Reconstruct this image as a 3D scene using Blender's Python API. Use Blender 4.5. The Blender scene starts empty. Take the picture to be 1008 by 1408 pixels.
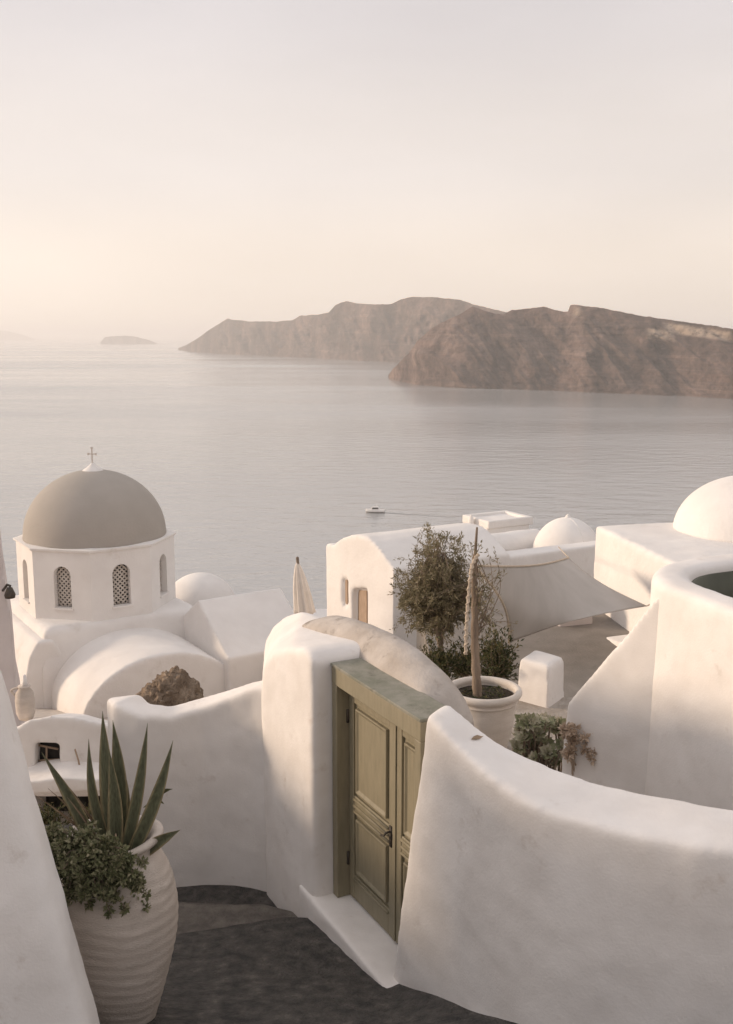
import bpy, bmesh, math, random
import numpy as np
from mathutils import Vector, Matrix, noise
R = math.radians
scene = bpy.context.scene
COL = scene.collection

# ------------------------------------------------------------------ camera
F = 1400.0; PITCH = math.atan((704 - 461) / F)          # focal length in photo pixels, horizon row 461
cam_d = bpy.data.cameras.new('camera'); cam = bpy.data.objects.new('camera', cam_d); COL.objects.link(cam)
cam.location = (0, 0, 0); cam.rotation_euler = (math.pi / 2 - PITCH, 0, 0)
cam_d.sensor_fit = 'VERTICAL'; cam_d.sensor_height = 36; cam_d.lens = F / 1408 * 36
cam_d.clip_start = 0.1; cam_d.clip_end = 200000
scene.camera = cam
SEA = -92.0
# ------------------------------------------------------------------ world and sun
SUN_AZ = R(-79); SUN_EL = R(11.5)                        # azimuth from +Y, negative = left
sun_dir = Vector((math.sin(SUN_AZ) * math.cos(SUN_EL), math.cos(SUN_AZ) * math.cos(SUN_EL), math.sin(SUN_EL)))
sun_d = bpy.data.lights.new('sun', 'SUN'); sun = bpy.data.objects.new('sun', sun_d); COL.objects.link(sun)
sun.rotation_euler = sun_dir.to_track_quat('Z', 'Y').to_euler()
sun_d.energy = 4.6; sun_d.angle = R(10.0); sun_d.color = (1.0, 0.77, 0.56)
w = bpy.data.worlds.new('World'); scene.world = w; w.use_nodes = True
nt = w.node_tree; nt.nodes.clear()
def nn(t, tree=None, **kw):
    n = (tree or nt).nodes.new(t)
    for k, v in kw.items(): setattr(n, k, v)
    return n
L = nt.links.new
def set_ramp(cr, stops):
    while len(cr.elements) > 1: cr.elements.remove(cr.elements[-1])
    cr.elements[0].position = stops[0][0]; cr.elements[0].color = (*stops[0][1][:3], 1)
    for p, c in stops[1:]:
        e = cr.elements.new(p); e.color = (*c[:3], 1)
tc = nn('ShaderNodeTexCoord'); sep = nn('ShaderNodeSeparateXYZ'); L(tc.outputs['Generated'], sep.inputs[0])
ramp = nn('ShaderNodeValToRGB'); L(sep.outputs['Z'], ramp.inputs[0])
cr = ramp.color_ramp; cr.interpolation = 'EASE'
set_ramp(cr, ((0.0, (.83, .715, .605)), (0.06, (.83, .725, .63)), (0.16, (.74, .675, .635)), (0.30, (.63, .59, .59)), (1.0, (.70, .665, .67))))
sky = nn('ShaderNodeTexSky', sky_type='NISHITA', sun_disc=False, sun_elevation=SUN_EL, sun_rotation=SUN_AZ, dust_density=4.0, air_density=1.0, ozone_density=1.0)
hs = nn('ShaderNodeHueSaturation'); hs.inputs['Saturation'].default_value = .45; hs.inputs['Value'].default_value = .35
L(sky.outputs[0], hs.inputs['Color'])
mul = nn('ShaderNodeMix', data_type='RGBA', blend_type='MULTIPLY'); mul.inputs[0].default_value = 1
L(ramp.outputs[0], mul.inputs[6]); mul.inputs[7].default_value = (12.3, 12.3, 12.3, 1)
# thin cirrus veil
mp = nn('ShaderNodeMapping'); mp.inputs['Scale'].default_value = (1.6, 1.6, 6); L(tc.outputs['Generated'], mp.inputs[0])
nz = nn('ShaderNodeTexNoise'); nz.inputs['Scale'].default_value = 1.8; nz.inputs['Detail'].default_value = 6; nz.inputs['Roughness'].default_value = .45; L(mp.outputs[0], nz.inputs[0])
mr = nn('ShaderNodeMapRange'); mr.inputs[1].default_value = .3; mr.inputs[2].default_value = .7; mr.inputs[3].default_value = .95; mr.inputs[4].default_value = 1.05; L(nz.outputs[0], mr.inputs[0])
dot = nn('ShaderNodeVectorMath', operation='DOT_PRODUCT'); L(tc.outputs['Generated'], dot.inputs[0]); dot.inputs[1].default_value = sun_dir
gl = nn('ShaderNodeMapRange', interpolation_type='SMOOTHSTEP'); gl.inputs[1].default_value = -.6; gl.inputs[2].default_value = 1.0; gl.inputs[3].default_value = .97; gl.inputs[4].default_value = 1.09; L(dot.outputs['Value'], gl.inputs[0])
vm = nn('ShaderNodeMath', operation='MULTIPLY'); L(mr.outputs[0], vm.inputs[0]); L(gl.outputs[0], vm.inputs[1])
veil = nn('ShaderNodeVectorMath', operation='SCALE'); L(mul.outputs[2], veil.inputs[0]); L(vm.outputs[0], veil.inputs['Scale'])
mix = nn('ShaderNodeMix', data_type='RGBA'); mix.inputs[0].default_value = .15
L(veil.outputs[0], mix.inputs[6]); L(hs.outputs[0], mix.inputs[7])
bg = nn('ShaderNodeBackground'); bg.inputs[1].default_value = .15; L(mix.outputs[2], bg.inputs[0])
out = nn('ShaderNodeOutputWorld'); L(bg.outputs[0], out.inputs[0])
scene.view_settings.view_transform = 'Standard'; scene.view_settings.look = 'None'
scene.view_settings.exposure = -0.46; scene.view_settings.gamma = 1
scene.render.engine = 'CYCLES'
scene.cycles.use_denoising = True
scene.cycles.max_bounces = 8; scene.cycles.volume_bounces = 3; scene.cycles.diffuse_bounces = 5
scene.cycles.use_adaptive_sampling = True; scene.cycles.adaptive_threshold = .02

# ------------------------------------------------------------------ pixel helpers
cp, sp = math.cos(PITCH), math.sin(PITCH)
def ray(px, py):
    v = (704 - py) / F
    return Vector(((px - 504) / F, cp + v * sp, -sp + v * cp))
def atY(px, py, Y): d = ray(px, py); return d * (Y / d.y)
def atZ(px, py, z): d = ray(px, py); return d * (z / d.z)
def onplane(px, py, p0, n): d = ray(px, py); return d * (Vector(p0).dot(n) / d.dot(n))

# ------------------------------------------------------------------ materials
def pmat(name, col, rough=.8, **kw):
    m = bpy.data.materials.new(name); m.use_nodes = True
    b = m.node_tree.nodes['Principled BSDF']; b.inputs['Base Color'].default_value = (*col, 1); b.inputs['Roughness'].default_value = rough
    b.inputs['Specular IOR Level'].default_value = kw.get('spec', .3)
    return m, m.node_tree, b
def noisy(name, c1, c2, scale=3, rough=.85, bump=(40, .3, .01), detail=6, spec=.25, lo=.35, hi=.65, coarse=None, coord='Object', stretch=None, third=None):
    """two-colour fractal blend with fine relief; coarse=(scale,strength,dist) adds a broad bump"""
    m, t, b = pmat(name, c1, rough, spec=spec)
    l = t.links.new
    tc = nn('ShaderNodeTexCoord', t); src = tc.outputs[coord]
    if stretch:
        mp = nn('ShaderNodeMapping', t); mp.inputs['Scale'].default_value = stretch; l(src, mp.inputs[0]); src = mp.outputs[0]
    n = nn('ShaderNodeTexNoise', t); n.inputs['Scale'].default_value = scale; n.inputs['Detail'].default_value = detail; n.inputs['Roughness'].default_value = .6; l(src, n.inputs[0])
    mr = nn('ShaderNodeMapRange', t); mr.inputs[1].default_value = lo; mr.inputs[2].default_value = hi; l(n.outputs[0], mr.inputs[0])
    mx = nn('ShaderNodeMix', t, data_type='RGBA'); mx.inputs[6].default_value = (*c1, 1); mx.inputs[7].default_value = (*c2, 1); l(mr.outputs[0], mx.inputs[0])
    colour = mx.outputs[2]
    if third:   # (colour, scale, lo, hi): sparse stains with a shape of their own
        c3, s3, l3, h3 = third
        n3 = nn('ShaderNodeTexNoise', t); n3.inputs['Scale'].default_value = s3; n3.inputs['Detail'].default_value = 9; n3.inputs['Roughness'].default_value = .7; l(src, n3.inputs[0])
        m3 = nn('ShaderNodeMapRange', t); m3.inputs[1].default_value = l3; m3.inputs[2].default_value = h3; l(n3.outputs[0], m3.inputs[0])
        x3 = nn('ShaderNodeMix', t, data_type='RGBA'); x3.inputs[7].default_value = (*c3, 1); l(m3.outputs[0], x3.inputs[0]); l(colour, x3.inputs[6]); colour = x3.outputs[2]
    l(colour, b.inputs['Base Color'])
    h = nn('ShaderNodeTexNoise', t); h.inputs['Scale'].default_value = bump[0]; h.inputs['Detail'].default_value = 5; l(src, h.inputs[0])
    bp = nn('ShaderNodeBump', t); bp.inputs['Strength'].default_value = bump[1]; bp.inputs['Distance'].default_value = bump[2]; l(h.outputs[0], bp.inputs['Height'])
    if coarse:
        h2 = nn('ShaderNodeTexNoise', t); h2.inputs['Scale'].default_value = coarse[0]; h2.inputs['Detail'].default_value = 3; l(src, h2.inputs[0])
        b2 = nn('ShaderNodeBump', t); b2.inputs['Strength'].default_value = coarse[1]; b2.inputs['Distance'].default_value = coarse[2]; l(h2.outputs[0], b2.inputs['Height']); l(b2.outputs[0], bp.inputs['Normal'])
    l(bp.outputs[0], b.inputs['Normal'])
    return m
M = {}
M['white'] = noisy('whitewash', (.82, .79, .765), (.745, .71, .68), 2.6, .9, (65, .32, .005), detail=10, spec=.15, coarse=(5, .2, .02), third=((.58, .52, .47), 4.5, .60, .80))
M['white_far'] = noisy('whitewash_far', (.81, .785, .76), (.74, .71, .685), .9, .9, (18, .3, .02), spec=.15, coarse=(2, .3, .06), third=((.62, .57, .52), 1.4, .6, .82))
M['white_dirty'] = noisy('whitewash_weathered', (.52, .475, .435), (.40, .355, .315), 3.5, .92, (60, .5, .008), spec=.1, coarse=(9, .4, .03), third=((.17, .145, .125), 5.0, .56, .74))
M['pinkish'] = noisy('limewash_rose_shade', (.66, .60, .58), (.60, .545, .53), 1.2, .9, (18, .3, .02), spec=.15)  # rosy block tone; on the tall white house it paints in shade
M['dome'] = noisy('dome_plaster', (.40, .365, .33), (.37, .34, .305), 1.1, .8, (14, .3, .02), spec=.25, third=((.45, .415, .38), 3.2, .6, .85))
M['path'] = noisy('dark_cement_path', (.056, .054, .052), (.12, .11, .10), 9, .95, (38, 1, .03), spec=.2, detail=10, coarse=(11, .8, .05), third=((.19, .17, .15), 9, .58, .78))
M['tread'] = noisy('pale_cement_tread', (.19, .17, .15), (.11, .10, .09), 7, .95, (45, .9, .02), spec=.2, coarse=(6, .6, .05))  # paler cement than the path on either side
M['terrace'] = noisy('terrace_cement', (.20, .18, .16), (.26, .235, .21), 2, .9, (30, .4, .02), third=((.12, .105, .09), 3, .6, .8))
M['soilground'] = noisy('garden_ground', (.32, .28, .24), (.45, .41, .37), 4, .95, (30, .7, .03))
M['hill'] = noisy('hillside', (.58, .53, .48), (.46, .41, .37), .2, .95, (3, .6, .3))  # tone lightened so the slope bounces light onto shaded walls
M['paint'] = noisy('door_paint', (.285, .250, .172), (.235, .208, .142), 5, .5, (90, .25, .003), spec=.4, stretch=(6, 6, 1), third=((.31, .28, .20), 14, .66, .85))
M['lintel_top'] = noisy('weathered_green_paint', (.20, .20, .155), (.30, .285, .24), 7, .75, (60, .5, .006), third=((.12, .11, .085), 11, .55, .75))
M['iron'] = noisy('dark_iron', (.05, .045, .04), (.09, .07, .05), 20, .55, (80, .3, .002))
M['clay'] = noisy('pale_clay', (.60, .53, .47), (.50, .44, .385), 4, .9, (55, .6, .008), stretch=(1, 1, 3.5), third=((.68, .62, .56), 5, .55, .75))
M['potwhite'] = noisy('white_clay', (.68, .63, .58), (.58, .53, .48), 4, .9, (55, .5, .006), stretch=(1, 1, 3))
M['soil'] = noisy('soil', (.035, .027, .02), (.07, .055, .04), 20, 1, (60, 1, .02))
M['rock'] = noisy('brown_rock', (.34, .26, .19), (.17, .125, .09), 4, .95, (22, 1, .05), coarse=(6, 1, .12), third=((.50, .43, .36), 9, .60, .72))
M['bark'] = noisy('bark', (.30, .235, .18), (.19, .145, .11), 12, .95, (60, .9, .01), stretch=(1, 1, .25))
M['rope'] = noisy('pale_rope', (.62, .53, .43), (.46, .38, .30), 30, .95, (120, .8, .004))
M['sail'] = noisy('sail_cloth', (.48, .45, .42), (.43, .40, .372), 2, .9, (160, .3, .003), spec=.1)
M['canvas'] = noisy('beige_canvas', (.77, .71, .65), (.70, .64, .575), 5, .95, (100, .3, .004), spec=.1)
M['pool'] = noisy('green_pool_water', (.085, .088, .058), (.065, .068, .047), 2, .55, (6, .25, .03), spec=.5)
M['dark'] = noisy('dark_interior', (.035, .033, .032), (.05, .046, .043), 3, .9)
M['brownpaint'] = noisy('faded_wood', (.42, .31, .23), (.34, .25, .18), 6, .7, (50, .3, .004), stretch=(6, 6, 1))
M['lattice'] = noisy('lattice_stone', (.66, .61, .56), (.56, .51, .46), 6, .9)
def leafmat(name, cols, rough=.6, transl=.25):
    m, t, b = pmat(name, cols[0], rough, spec=.3); l = t.links.new
    g = nn('ShaderNodeNewGeometry', t); rp = nn('ShaderNodeValToRGB', t); l(g.outputs['Random Per Island'], rp.inputs[0])
    set_ramp(rp.color_ramp, [(i / (len(cols) - 1), c) for i, c in enumerate(cols)])
    l(rp.outputs[0], b.inputs['Base Color'])
    b.inputs['Transmission Weight'].default_value = 0
    tr = nn('ShaderNodeBsdfTranslucent', t); l(rp.outputs[0], tr.inputs[0]); ms = nn('ShaderNodeMixShader', t); ms.inputs[0].default_value = transl
    l(b.outputs[0], ms.inputs[1]); l(tr.outputs[0], ms.inputs[2]); l(ms.outputs[0], t.nodes['Material Output'].inputs[0])
    return m
M['olive'] = leafmat('olive_leaves', [(.14, .125, .068), (.205, .18, .105), (.27, .23, .14), (.34, .29, .205)])
M['shrub'] = leafmat('shrub_leaves', [(.035, .045, .02), (.06, .07, .028), (.10, .10, .04), (.17, .13, .06)])
M['trail'] = leafmat('trailing_leaves', [(.11, .12, .06), (.17, .18, .09), (.24, .235, .135), (.34, .31, .20)])
M['succ'] = leafmat('succulent_leaves', [(.22, .23, .13), (.33, .33, .20), (.44, .42, .29), (.54, .49, .39)], .5, .2)
M['dry'] = leafmat('dry_flowers', [(.50, .40, .31), (.62, .50, .39), (.42, .33, .26)], .9)
def agave_mat():
    m, t, b = pmat('agave_leaf', (.1, .12, .06), .5, spec=.4); l = t.links.new
    a = nn('ShaderNodeAttribute', t); a.attribute_name = 'edge'
    rp = nn('ShaderNodeValToRGB', t); l(a.outputs['Fac'], rp.inputs[0])
    cr = rp.color_ramp
    set_ramp(cr, ((0, (.105, .112, .068)), (.62, (.135, .14, .085)), (.82, (.26, .225, .13)), (1, (.38, .30, .18))))
    n = nn('ShaderNodeTexNoise', t); n.inputs['Scale'].default_value = 14; n.inputs['Detail'].default_value = 6
    mr = nn('ShaderNodeMapRange', t); mr.inputs[1].default_value = .3; mr.inputs[2].default_value = .7; mr.inputs[3].default_value = .7; mr.inputs[4].default_value = 1.35; l(n.outputs[0], mr.inputs[0])
    v = nn('ShaderNodeVectorMath', t, operation='SCALE'); l(rp.outputs[0], v.inputs[0]); l(mr.outputs[0], v.inputs['Scale']); l(v.outputs[0], b.inputs['Base Color'])
    bp = nn('ShaderNodeBump', t); bp.inputs['Strength'].default_value = .3; bp.inputs['Distance'].default_value = .01; l(n.outputs[0], bp.inputs['Height']); l(bp.outputs[0], b.inputs['Normal'])
    return m
M['agave'] = agave_mat()
M['agave_dry'] = noisy('agave_dry', (.34, .25, .17), (.22, .16, .11), 12, .9, (60, .5, .004))
def sea_mat():
    m, t, b = pmat('sea_water', (.34, .345, .345), .16, spec=.5); l = t.links.new
    b.inputs['IOR'].default_value = 2.0
    tc = nn('ShaderNodeTexCoord', t)
    def nz(sc, stretch, det):
        mp = nn('ShaderNodeMapping', t); mp.inputs['Scale'].default_value = stretch; mp.inputs['Rotation'].default_value = (0, 0, .25); l(tc.outputs['Object'], mp.inputs[0])
        n = nn('ShaderNodeTexNoise', t); n.inputs['Scale'].default_value = sc; n.inputs['Detail'].default_value = det; n.inputs['Roughness'].default_value = .55; l(mp.outputs[0], n.inputs[0]); return n
    a = nz(.09, (.5, 1, 1), 5); c = nz(.5, (.6, 1, 1), 3); s = nz(.0022, (.3, 1, 1), 4)
    b1 = nn('ShaderNodeBump', t); b1.inputs['Strength'].default_value = 1; b1.inputs['Distance'].default_value = .9; l(a.outputs[0], b1.inputs['Height'])
    b2 = nn('ShaderNodeBump', t); b2.inputs['Strength'].default_value = 1; b2.inputs['Distance'].default_value = .2; l(c.outputs[0], b2.inputs['Height']); l(b1.outputs[0], b2.inputs['Normal'])
    l(b2.outputs[0], b.inputs['Normal'])
    mr = nn('ShaderNodeMapRange', t); mr.inputs[1].default_value = .35; mr.inputs[2].default_value = .65; mr.inputs[3].default_value = .08; mr.inputs[4].default_value = .28; l(s.outputs[0], mr.inputs[0]); l(mr.outputs[0], b.inputs['Roughness'])
    return m
M['sea'] = sea_mat()
def island_mat():
    m, t, b = pmat('volcanic_cliff', (.1, .07, .06), .95, spec=.1); l = t.links.new
    tc = nn('ShaderNodeTexCoord', t)
    def nz(sc, st, det=6, ro=.6):
        mp = nn('ShaderNodeMapping', t); mp.inputs['Scale'].default_value = st; l(tc.outputs['Object'], mp.inputs[0])
        n = nn('ShaderNodeTexNoise', t); n.inputs['Scale'].default_value = sc; n.inputs['Detail'].default_value = det; n.inputs['Roughness'].default_value = ro; l(mp.outputs[0], n.inputs[0]); return n
    strata = nz(.016, (.10, .10, 3.4), 7, .65); streak = nz(.016, (1.6, .3, .22), 7, .65); blot = nz(.008, (1, 1, .6)); fine = nz(.05, (1, 1, 1), 8, .7)
    rp = nn('ShaderNodeValToRGB', t); l(strata.outputs[0], rp.inputs[0]); cr = rp.color_ramp
    set_ramp(cr, ((.3, (.082, .056, .048)), (.45, (.122, .082, .067)), (.55, (.098, .070, .060)), (.7, (.185, .125, .10))))
    mr = nn('ShaderNodeMapRange', t); mr.inputs[1].default_value = .35; mr.inputs[2].default_value = .65; mr.inputs[3].default_value = .65; mr.inputs[4].default_value = 1.4; l(blot.outputs[0], mr.inputs[0])
    v = nn('ShaderNodeVectorMath', t, operation='SCALE'); l(rp.outputs[0], v.inputs[0]); l(mr.outputs[0], v.inputs['Scale'])
    ms_ = nn('ShaderNodeMapRange', t); ms_.inputs[1].default_value = .36; ms_.inputs[2].default_value = .64; ms_.inputs[3].default_value = .55; ms_.inputs[4].default_value = 1.6; l(streak.outputs[0], ms_.inputs[0])
    v2 = nn('ShaderNodeVectorMath', t, operation='SCALE'); l(v.outputs[0], v2.inputs[0]); l(ms_.outputs[0], v2.inputs['Scale']); v = v2
    mf_ = nn('ShaderNodeMapRange', t); mf_.inputs[1].default_value = .35; mf_.inputs[2].default_value = .65; mf_.inputs[3].default_value = .6; mf_.inputs[4].default_value = 1.45; l(fine.outputs[0], mf_.inputs[0])
    v3 = nn('ShaderNodeVectorMath', t, operation='SCALE'); l(v.outputs[0], v3.inputs[0]); l(mf_.outputs[0], v3.inputs['Scale']); v = v3
    at = nn('ShaderNodeAttribute', t); at.attribute_name = 'pale'
    mf = nn('ShaderNodeMath', t, operation='MULTIPLY'); l(at.outputs['Fac'], mf.inputs[0]); mr2 = nn('ShaderNodeMapRange', t); mr2.inputs[1].default_value = .35; mr2.inputs[2].default_value = .55; l(fine.outputs[0], mr2.inputs[0]); l(mr2.outputs[0], mf.inputs[1])
    mx = nn('ShaderNodeMix', t, data_type='RGBA'); l(mf.outputs[0], mx.inputs[0]); l(v.outputs[0], mx.inputs[6]); mx.inputs[7].default_value = (.46, .36, .28, 1)
    l(mx.outputs[2], b.inputs['Base Color'])
    bp = nn('ShaderNodeBump', t); bp.inputs['Strength'].default_value = .8; bp.inputs['Distance'].default_value = 22; l(fine.outputs[0], bp.inputs['Height']); l(bp.outputs[0], b.inputs['Normal'])
    return m
M['island'] = island_mat()

# ------------------------------------------------------------------ object helpers
def tag(o, label=None, cat=None, group=None, kind=None):
    if label: o['label'] = label
    if cat: o['category'] = cat
    if group: o['group'] = group
    if kind: o['kind'] = kind
    return o
def thing(name, loc, label, cat, group=None):
    o = bpy.data.objects.new(name, None); COL.objects.link(o); o.location = loc; o.empty_display_size = .2
    return tag(o, label, cat, group)
def base_of(o):
    v = Vector((0, 0, 0))
    while o is not None: v += o.location; o = o.parent
    return v
def obj(name, geo, mat, parent=None, smooth=True, loc=None, fix=True):
    vs, fs = geo
    vs = [Vector(v) for v in vs]
    if parent is not None: off = base_of(parent)
    else:
        off = Vector(loc) if loc is not None else Vector((sum(v.x for v in vs) / len(vs), sum(v.y for v in vs) / len(vs), min(v.z for v in vs)))
    me = bpy.data.meshes.new(name); me.from_pydata([tuple(v - off) for v in vs], [], [tuple(f) for f in fs]); me.update()
    if fix:
        bm = bmesh.new(); bm.from_mesh(me); bmesh.ops.recalc_face_normals(bm, faces=bm.faces); bm.to_mesh(me); bm.free()
    o = bpy.data.objects.new(name, me); COL.objects.link(o)
    o.data.materials.append(M[mat] if isinstance(mat, str) else mat)
    if parent is not None: o.parent = parent
    else: o.location = off
    if smooth: me.polygons.foreach_set('use_smooth', [True] * len(me.polygons))
    return o
def join(*gs):
    V, Fc = [], []
    for vs, fs in gs:
        k = len(V); V += [Vector(v) for v in vs]; Fc += [tuple(i + k for i in f) for f in fs]
    return V, Fc
def loft(sections, close_ends=True, ring=True):
    """sections: equal-length closed rings of points"""
    V, Fc = [], []; n = len(sections[0])
    for s in sections: V += [Vector(p) for p in s]
    for i in range(len(sections) - 1):
        for j in range(n if ring else n - 1):
            a = i * n + j; b = i * n + (j + 1) % n
            Fc.append((a, b, b + n, a + n))
    if close_ends: Fc.append(tuple(range(n - 1, -1, -1))); k = (len(sections) - 1) * n; Fc.append(tuple(range(k, k + n)))
    return V, Fc
def extr(poly, vec): v = Vector(vec); return loft([[Vector(p) for p in poly], [Vector(p) + v for p in poly]])
def box(c, sx, sy, sz, rot=0):
    """centre of the base, sizes, rotation about z"""
    c = Vector(c); m = Matrix.Rotation(rot, 3, 'Z')
    q = [(-1, -1), (1, -1), (1, 1), (-1, 1)]
    return loft([[c + m @ Vector((a * sx / 2, b * sy / 2, z)) for a, b in q] for z in (0, sz)])
def lathe(c, prof, n=48, wob=0, seed=0):
    c = Vector(c); secs = []
    for r, z in prof:
        secs.append([c + Vector((math.cos(2 * math.pi * k / n) * r, math.sin(2 * math.pi * k / n) * r, z)) * 1 for k in range(n)])
    return loft(secs)
def tube(pts, rad, n=8):
    pts = [Vector(p) for p in pts]; secs = []
    up = None
    for i, p in enumerate(pts):
        t = (pts[min(i + 1, len(pts) - 1)] - pts[max(i - 1, 0)]).normalized()
        if up is None: up = t.orthogonal().normalized()
        a = (up - t * up.dot(t)); a = a.normalized() if a.length > 1e-6 else t.orthogonal().normalized(); up = a; b = t.cross(a)
        r = rad[i] if isinstance(rad, (list, tuple)) else rad
        secs.append([p + (a * math.cos(2 * math.pi * k / n) + b * math.sin(2 * math.pi * k / n)) * r for k in range(n)])
    return loft(secs)
TEX = {}
def clouds(size):
    if size not in TEX:
        t = bpy.data.textures.new('hand_plaster_%g' % size, 'CLOUDS'); t.noise_scale = size; t.noise_depth = 2; TEX[size] = t
    return TEX[size]
def soft(o, voxel=.03, it=8, disp=((.5, .02),), fac=.5, bev=0):
    if bev:
        b = o.modifiers.new('round', 'BEVEL'); b.width = bev; b.segments = 4; b.limit_method = 'ANGLE'; b.angle_limit = R(35)
    r = o.modifiers.new('remesh', 'REMESH'); r.mode = 'VOXEL'; r.voxel_size = voxel; r.use_smooth_shade = True
    s = o.modifiers.new('smooth', 'SMOOTH'); s.iterations = it; s.factor = fac
    for size, st in disp:
        d = o.modifiers.new('uneven', 'DISPLACE'); d.texture = clouds(size); d.texture_coords = 'GLOBAL'; d.strength = st; d.mid_level = .5
    return o
def cut(o, *cutters):
    """carve openings now, leave no helper behind"""
    tmp = []
    for g in cutters:
        me = bpy.data.meshes.new('cut'); me.from_pydata([tuple(v) for v in g[0]], [], [tuple(f) for f in g[1]]); me.update()
        bm = bmesh.new(); bm.from_mesh(me); bmesh.ops.recalc_face_normals(bm, faces=bm.faces); bm.to_mesh(me); bm.free()
        c = bpy.data.objects.new('cut', me); COL.objects.link(c); tmp.append(c)
        m = o.modifiers.new('cut', 'BOOLEAN'); m.object = c; m.operation = 'DIFFERENCE'; m.solver = 'EXACT'
    bpy.context.view_layer.update()
    dg = bpy.context.evaluated_depsgraph_get()
    me = bpy.data.meshes.new_from_object(o.evaluated_get(dg)); o.modifiers.clear(); o.data = me
    for c in tmp: bpy.data.objects.remove(c)
    return o
def wall_ribbon(pts, mat, name, parent=None):
    """pts: (x, y, z_top, half_width_top, half_width_base, z_base) along the wall's centre line"""
    P = [Vector((p[0], p[1], 0)) for p in pts]; secs = []
    for i, p in enumerate(pts):
        t = (P[min(i + 1, len(P) - 1)] - P[max(i - 1, 0)]).normalized(); n = Vector((-t.y, t.x, 0))
        zt, a, b, zb = p[2:6]
        secs.append([P[i] - n * b + Vector((0, 0, zb)), P[i] - n * a + Vector((0, 0, zt)), P[i] + n * a + Vector((0, 0, zt)), P[i] + n * b + Vector((0, 0, zb))])
    return loft(secs)
def interp(pts, x):
    if x <= pts[0][0]: return pts[0][1]
    for (a, b), (c, d) in zip(pts, pts[1:]):
        if x <= c: return b + (d - b) * (x - a) / (c - a)
    return pts[-1][1]
def smooth_curve(pts, n):
    """Catmull-Rom through the points"""
    pts = [Vector(p) for p in pts]; out = []
    for i in range(len(pts) - 1):
        p0 = pts[max(i - 1, 0)]; p1 = pts[i]; p2 = pts[i + 1]; p3 = pts[min(i + 2, len(pts) - 1)]
        for k in range(n):
            t = k / n
            out.append(.5 * ((2 * p1) + (p2 - p0) * t + (2 * p0 - 5 * p1 + 4 * p2 - p3) * t * t + (3 * p1 - p0 - 3 * p2 + p3) * t ** 3))
    out.append(pts[-1]); return out

# ================================================================== SETTING
B = 45000
tag(obj('sea', ([(-B, 20, SEA), (B, 20, SEA), (B, B, SEA), (-B, B, SEA)], [(0, 1, 2, 3)]), 'sea', smooth=False, loc=(0, 0, SEA)), 'calm grey sea reaching to the horizon', kind='structure')

def island(name, top, water, setback, label, u0, u1, nu, nv, seed, gully, pale=()):
    V, Fc, pal = [], [], []
    back = 5
    for i in range(nu + 1):
        px = u0 + (u1 - u0) * i / nu
        jag = noise.fractal(Vector((px * .09, seed, 0)), .8, 2.1, 5) * .9
        W = atZ(px, interp(water, px), SEA)
        tpy = interp(top, px) + jag
        wpy = interp(water, px)
        hgt = max(2.0, (wpy - tpy) / F * W.y)
        Rg = atY(px, min(tpy, wpy - 1), W.y + setback * hgt)
        for j in range(nv + 1):
            v = j / nv
            prof = v ** 1.05
            p = W.lerp(Rg, v); p.z = W.z + (Rg.z - W.z) * prof
            # gullies: ridged noise running down the slope, slanting with v
            q = Vector((p.x * .006 + v * .5, seed * 3.1, p.z * .0025))
            g = 1 - abs(noise.fractal(q, .9, 2.2, 5)) * 2
            g2 = noise.fractal(Vector((p.x * .02, p.z * .03, seed)), .9, 2.1, 4)
            env = math.sin(math.pi * min(1, v * .93 + .07)) ** .6
            p.y += -(g - .5) * gully * env * hgt * .5 + g2 * gully * hgt * .12 * env
            bz = (p.z - SEA) / (hgt * .085) + 2.6 * noise.fractal(Vector((p.x * .004, seed, p.z * .006)), .9, 2.1, 4); fz = bz - math.floor(bz)
            p.y += (fz - .5) * hgt * .045 * env * max(0, noise.noise(Vector((p.x * .009, p.z * .012, seed))) + .25)        # rock ledges of the strata
            V.append(p)
            a = 0
            for (x0, x1, v0, v1) in pale:
                if x0 < px < x1 and v0 < v < v1: a = max(a, min(1, (px - x0) / 12, (x1 - px) / 12, (v - v0) / .04, (v1 - v) / .04))
            pal.append(a)
        for j in range(1, back + 1):
            p = Rg.copy(); p.y += j * 220; f = j / back
            p.x += (Rg.x / Rg.y) * j * 220
            p.z = Rg.z - (Rg.z - SEA + 2) * f ** 1.6 - 6 * j
            V.append(p); pal.append(0)
    m = nv + 1 + back
    for i in range(nu):
        for j in range(m - 1):
            a = i * m + j; Fc.append((a, a + m, a + m + 1, a + 1))
    o = obj(name, (V, Fc), 'island', loc=(V[0].x, V[0].y, SEA), fix=False)
    at = o.data.attributes.new('pale', 'FLOAT', 'POINT'); at.data.foreach_set('value', pal)
    return tag(o, label, kind='structure')
near_top = [(534, 517), (540, 508), (550, 497), (562, 486), (575, 468), (592, 452), (612, 441), (636, 430), (650, 421), (660, 425), (680, 431), (693, 432), (704, 426), (728, 424), (748, 422), (768, 427), (781, 429), (784, 420), (790, 419), (830, 424), (880, 434), (930, 441), (1008, 452), (1100, 462), (1400, 480)]
near_w = [(534, 520), (545, 524), (575, 530), (620, 533), (700, 535), (760, 537), (850, 541), (930, 544), (1008, 549), (1150, 558), (1400, 575)]
island('island_headland', near_top, near_w, .85, 'brown volcanic headland with steep gullied cliffs across the water', 534, 1400, 620, 110, 1.7, 1.1, pale=((905, 1012, .80, .97), (783, 800, .84, .98), (880, 925, .70, .86), (1012, 1120, .75, .92)))
far_top = [(245, 479), (256, 475), (272, 465), (285, 455), (300, 446), (312, 438), (322, 440), (345, 442), (380, 442), (402, 440), (412, 434), (430, 433), (452, 430), (462, 419), (476, 414), (490, 417), (515, 419), (538, 418), (552, 411), (568, 408), (600, 409), (630, 412), (660, 421), (720, 434), (800, 446)]
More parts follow.
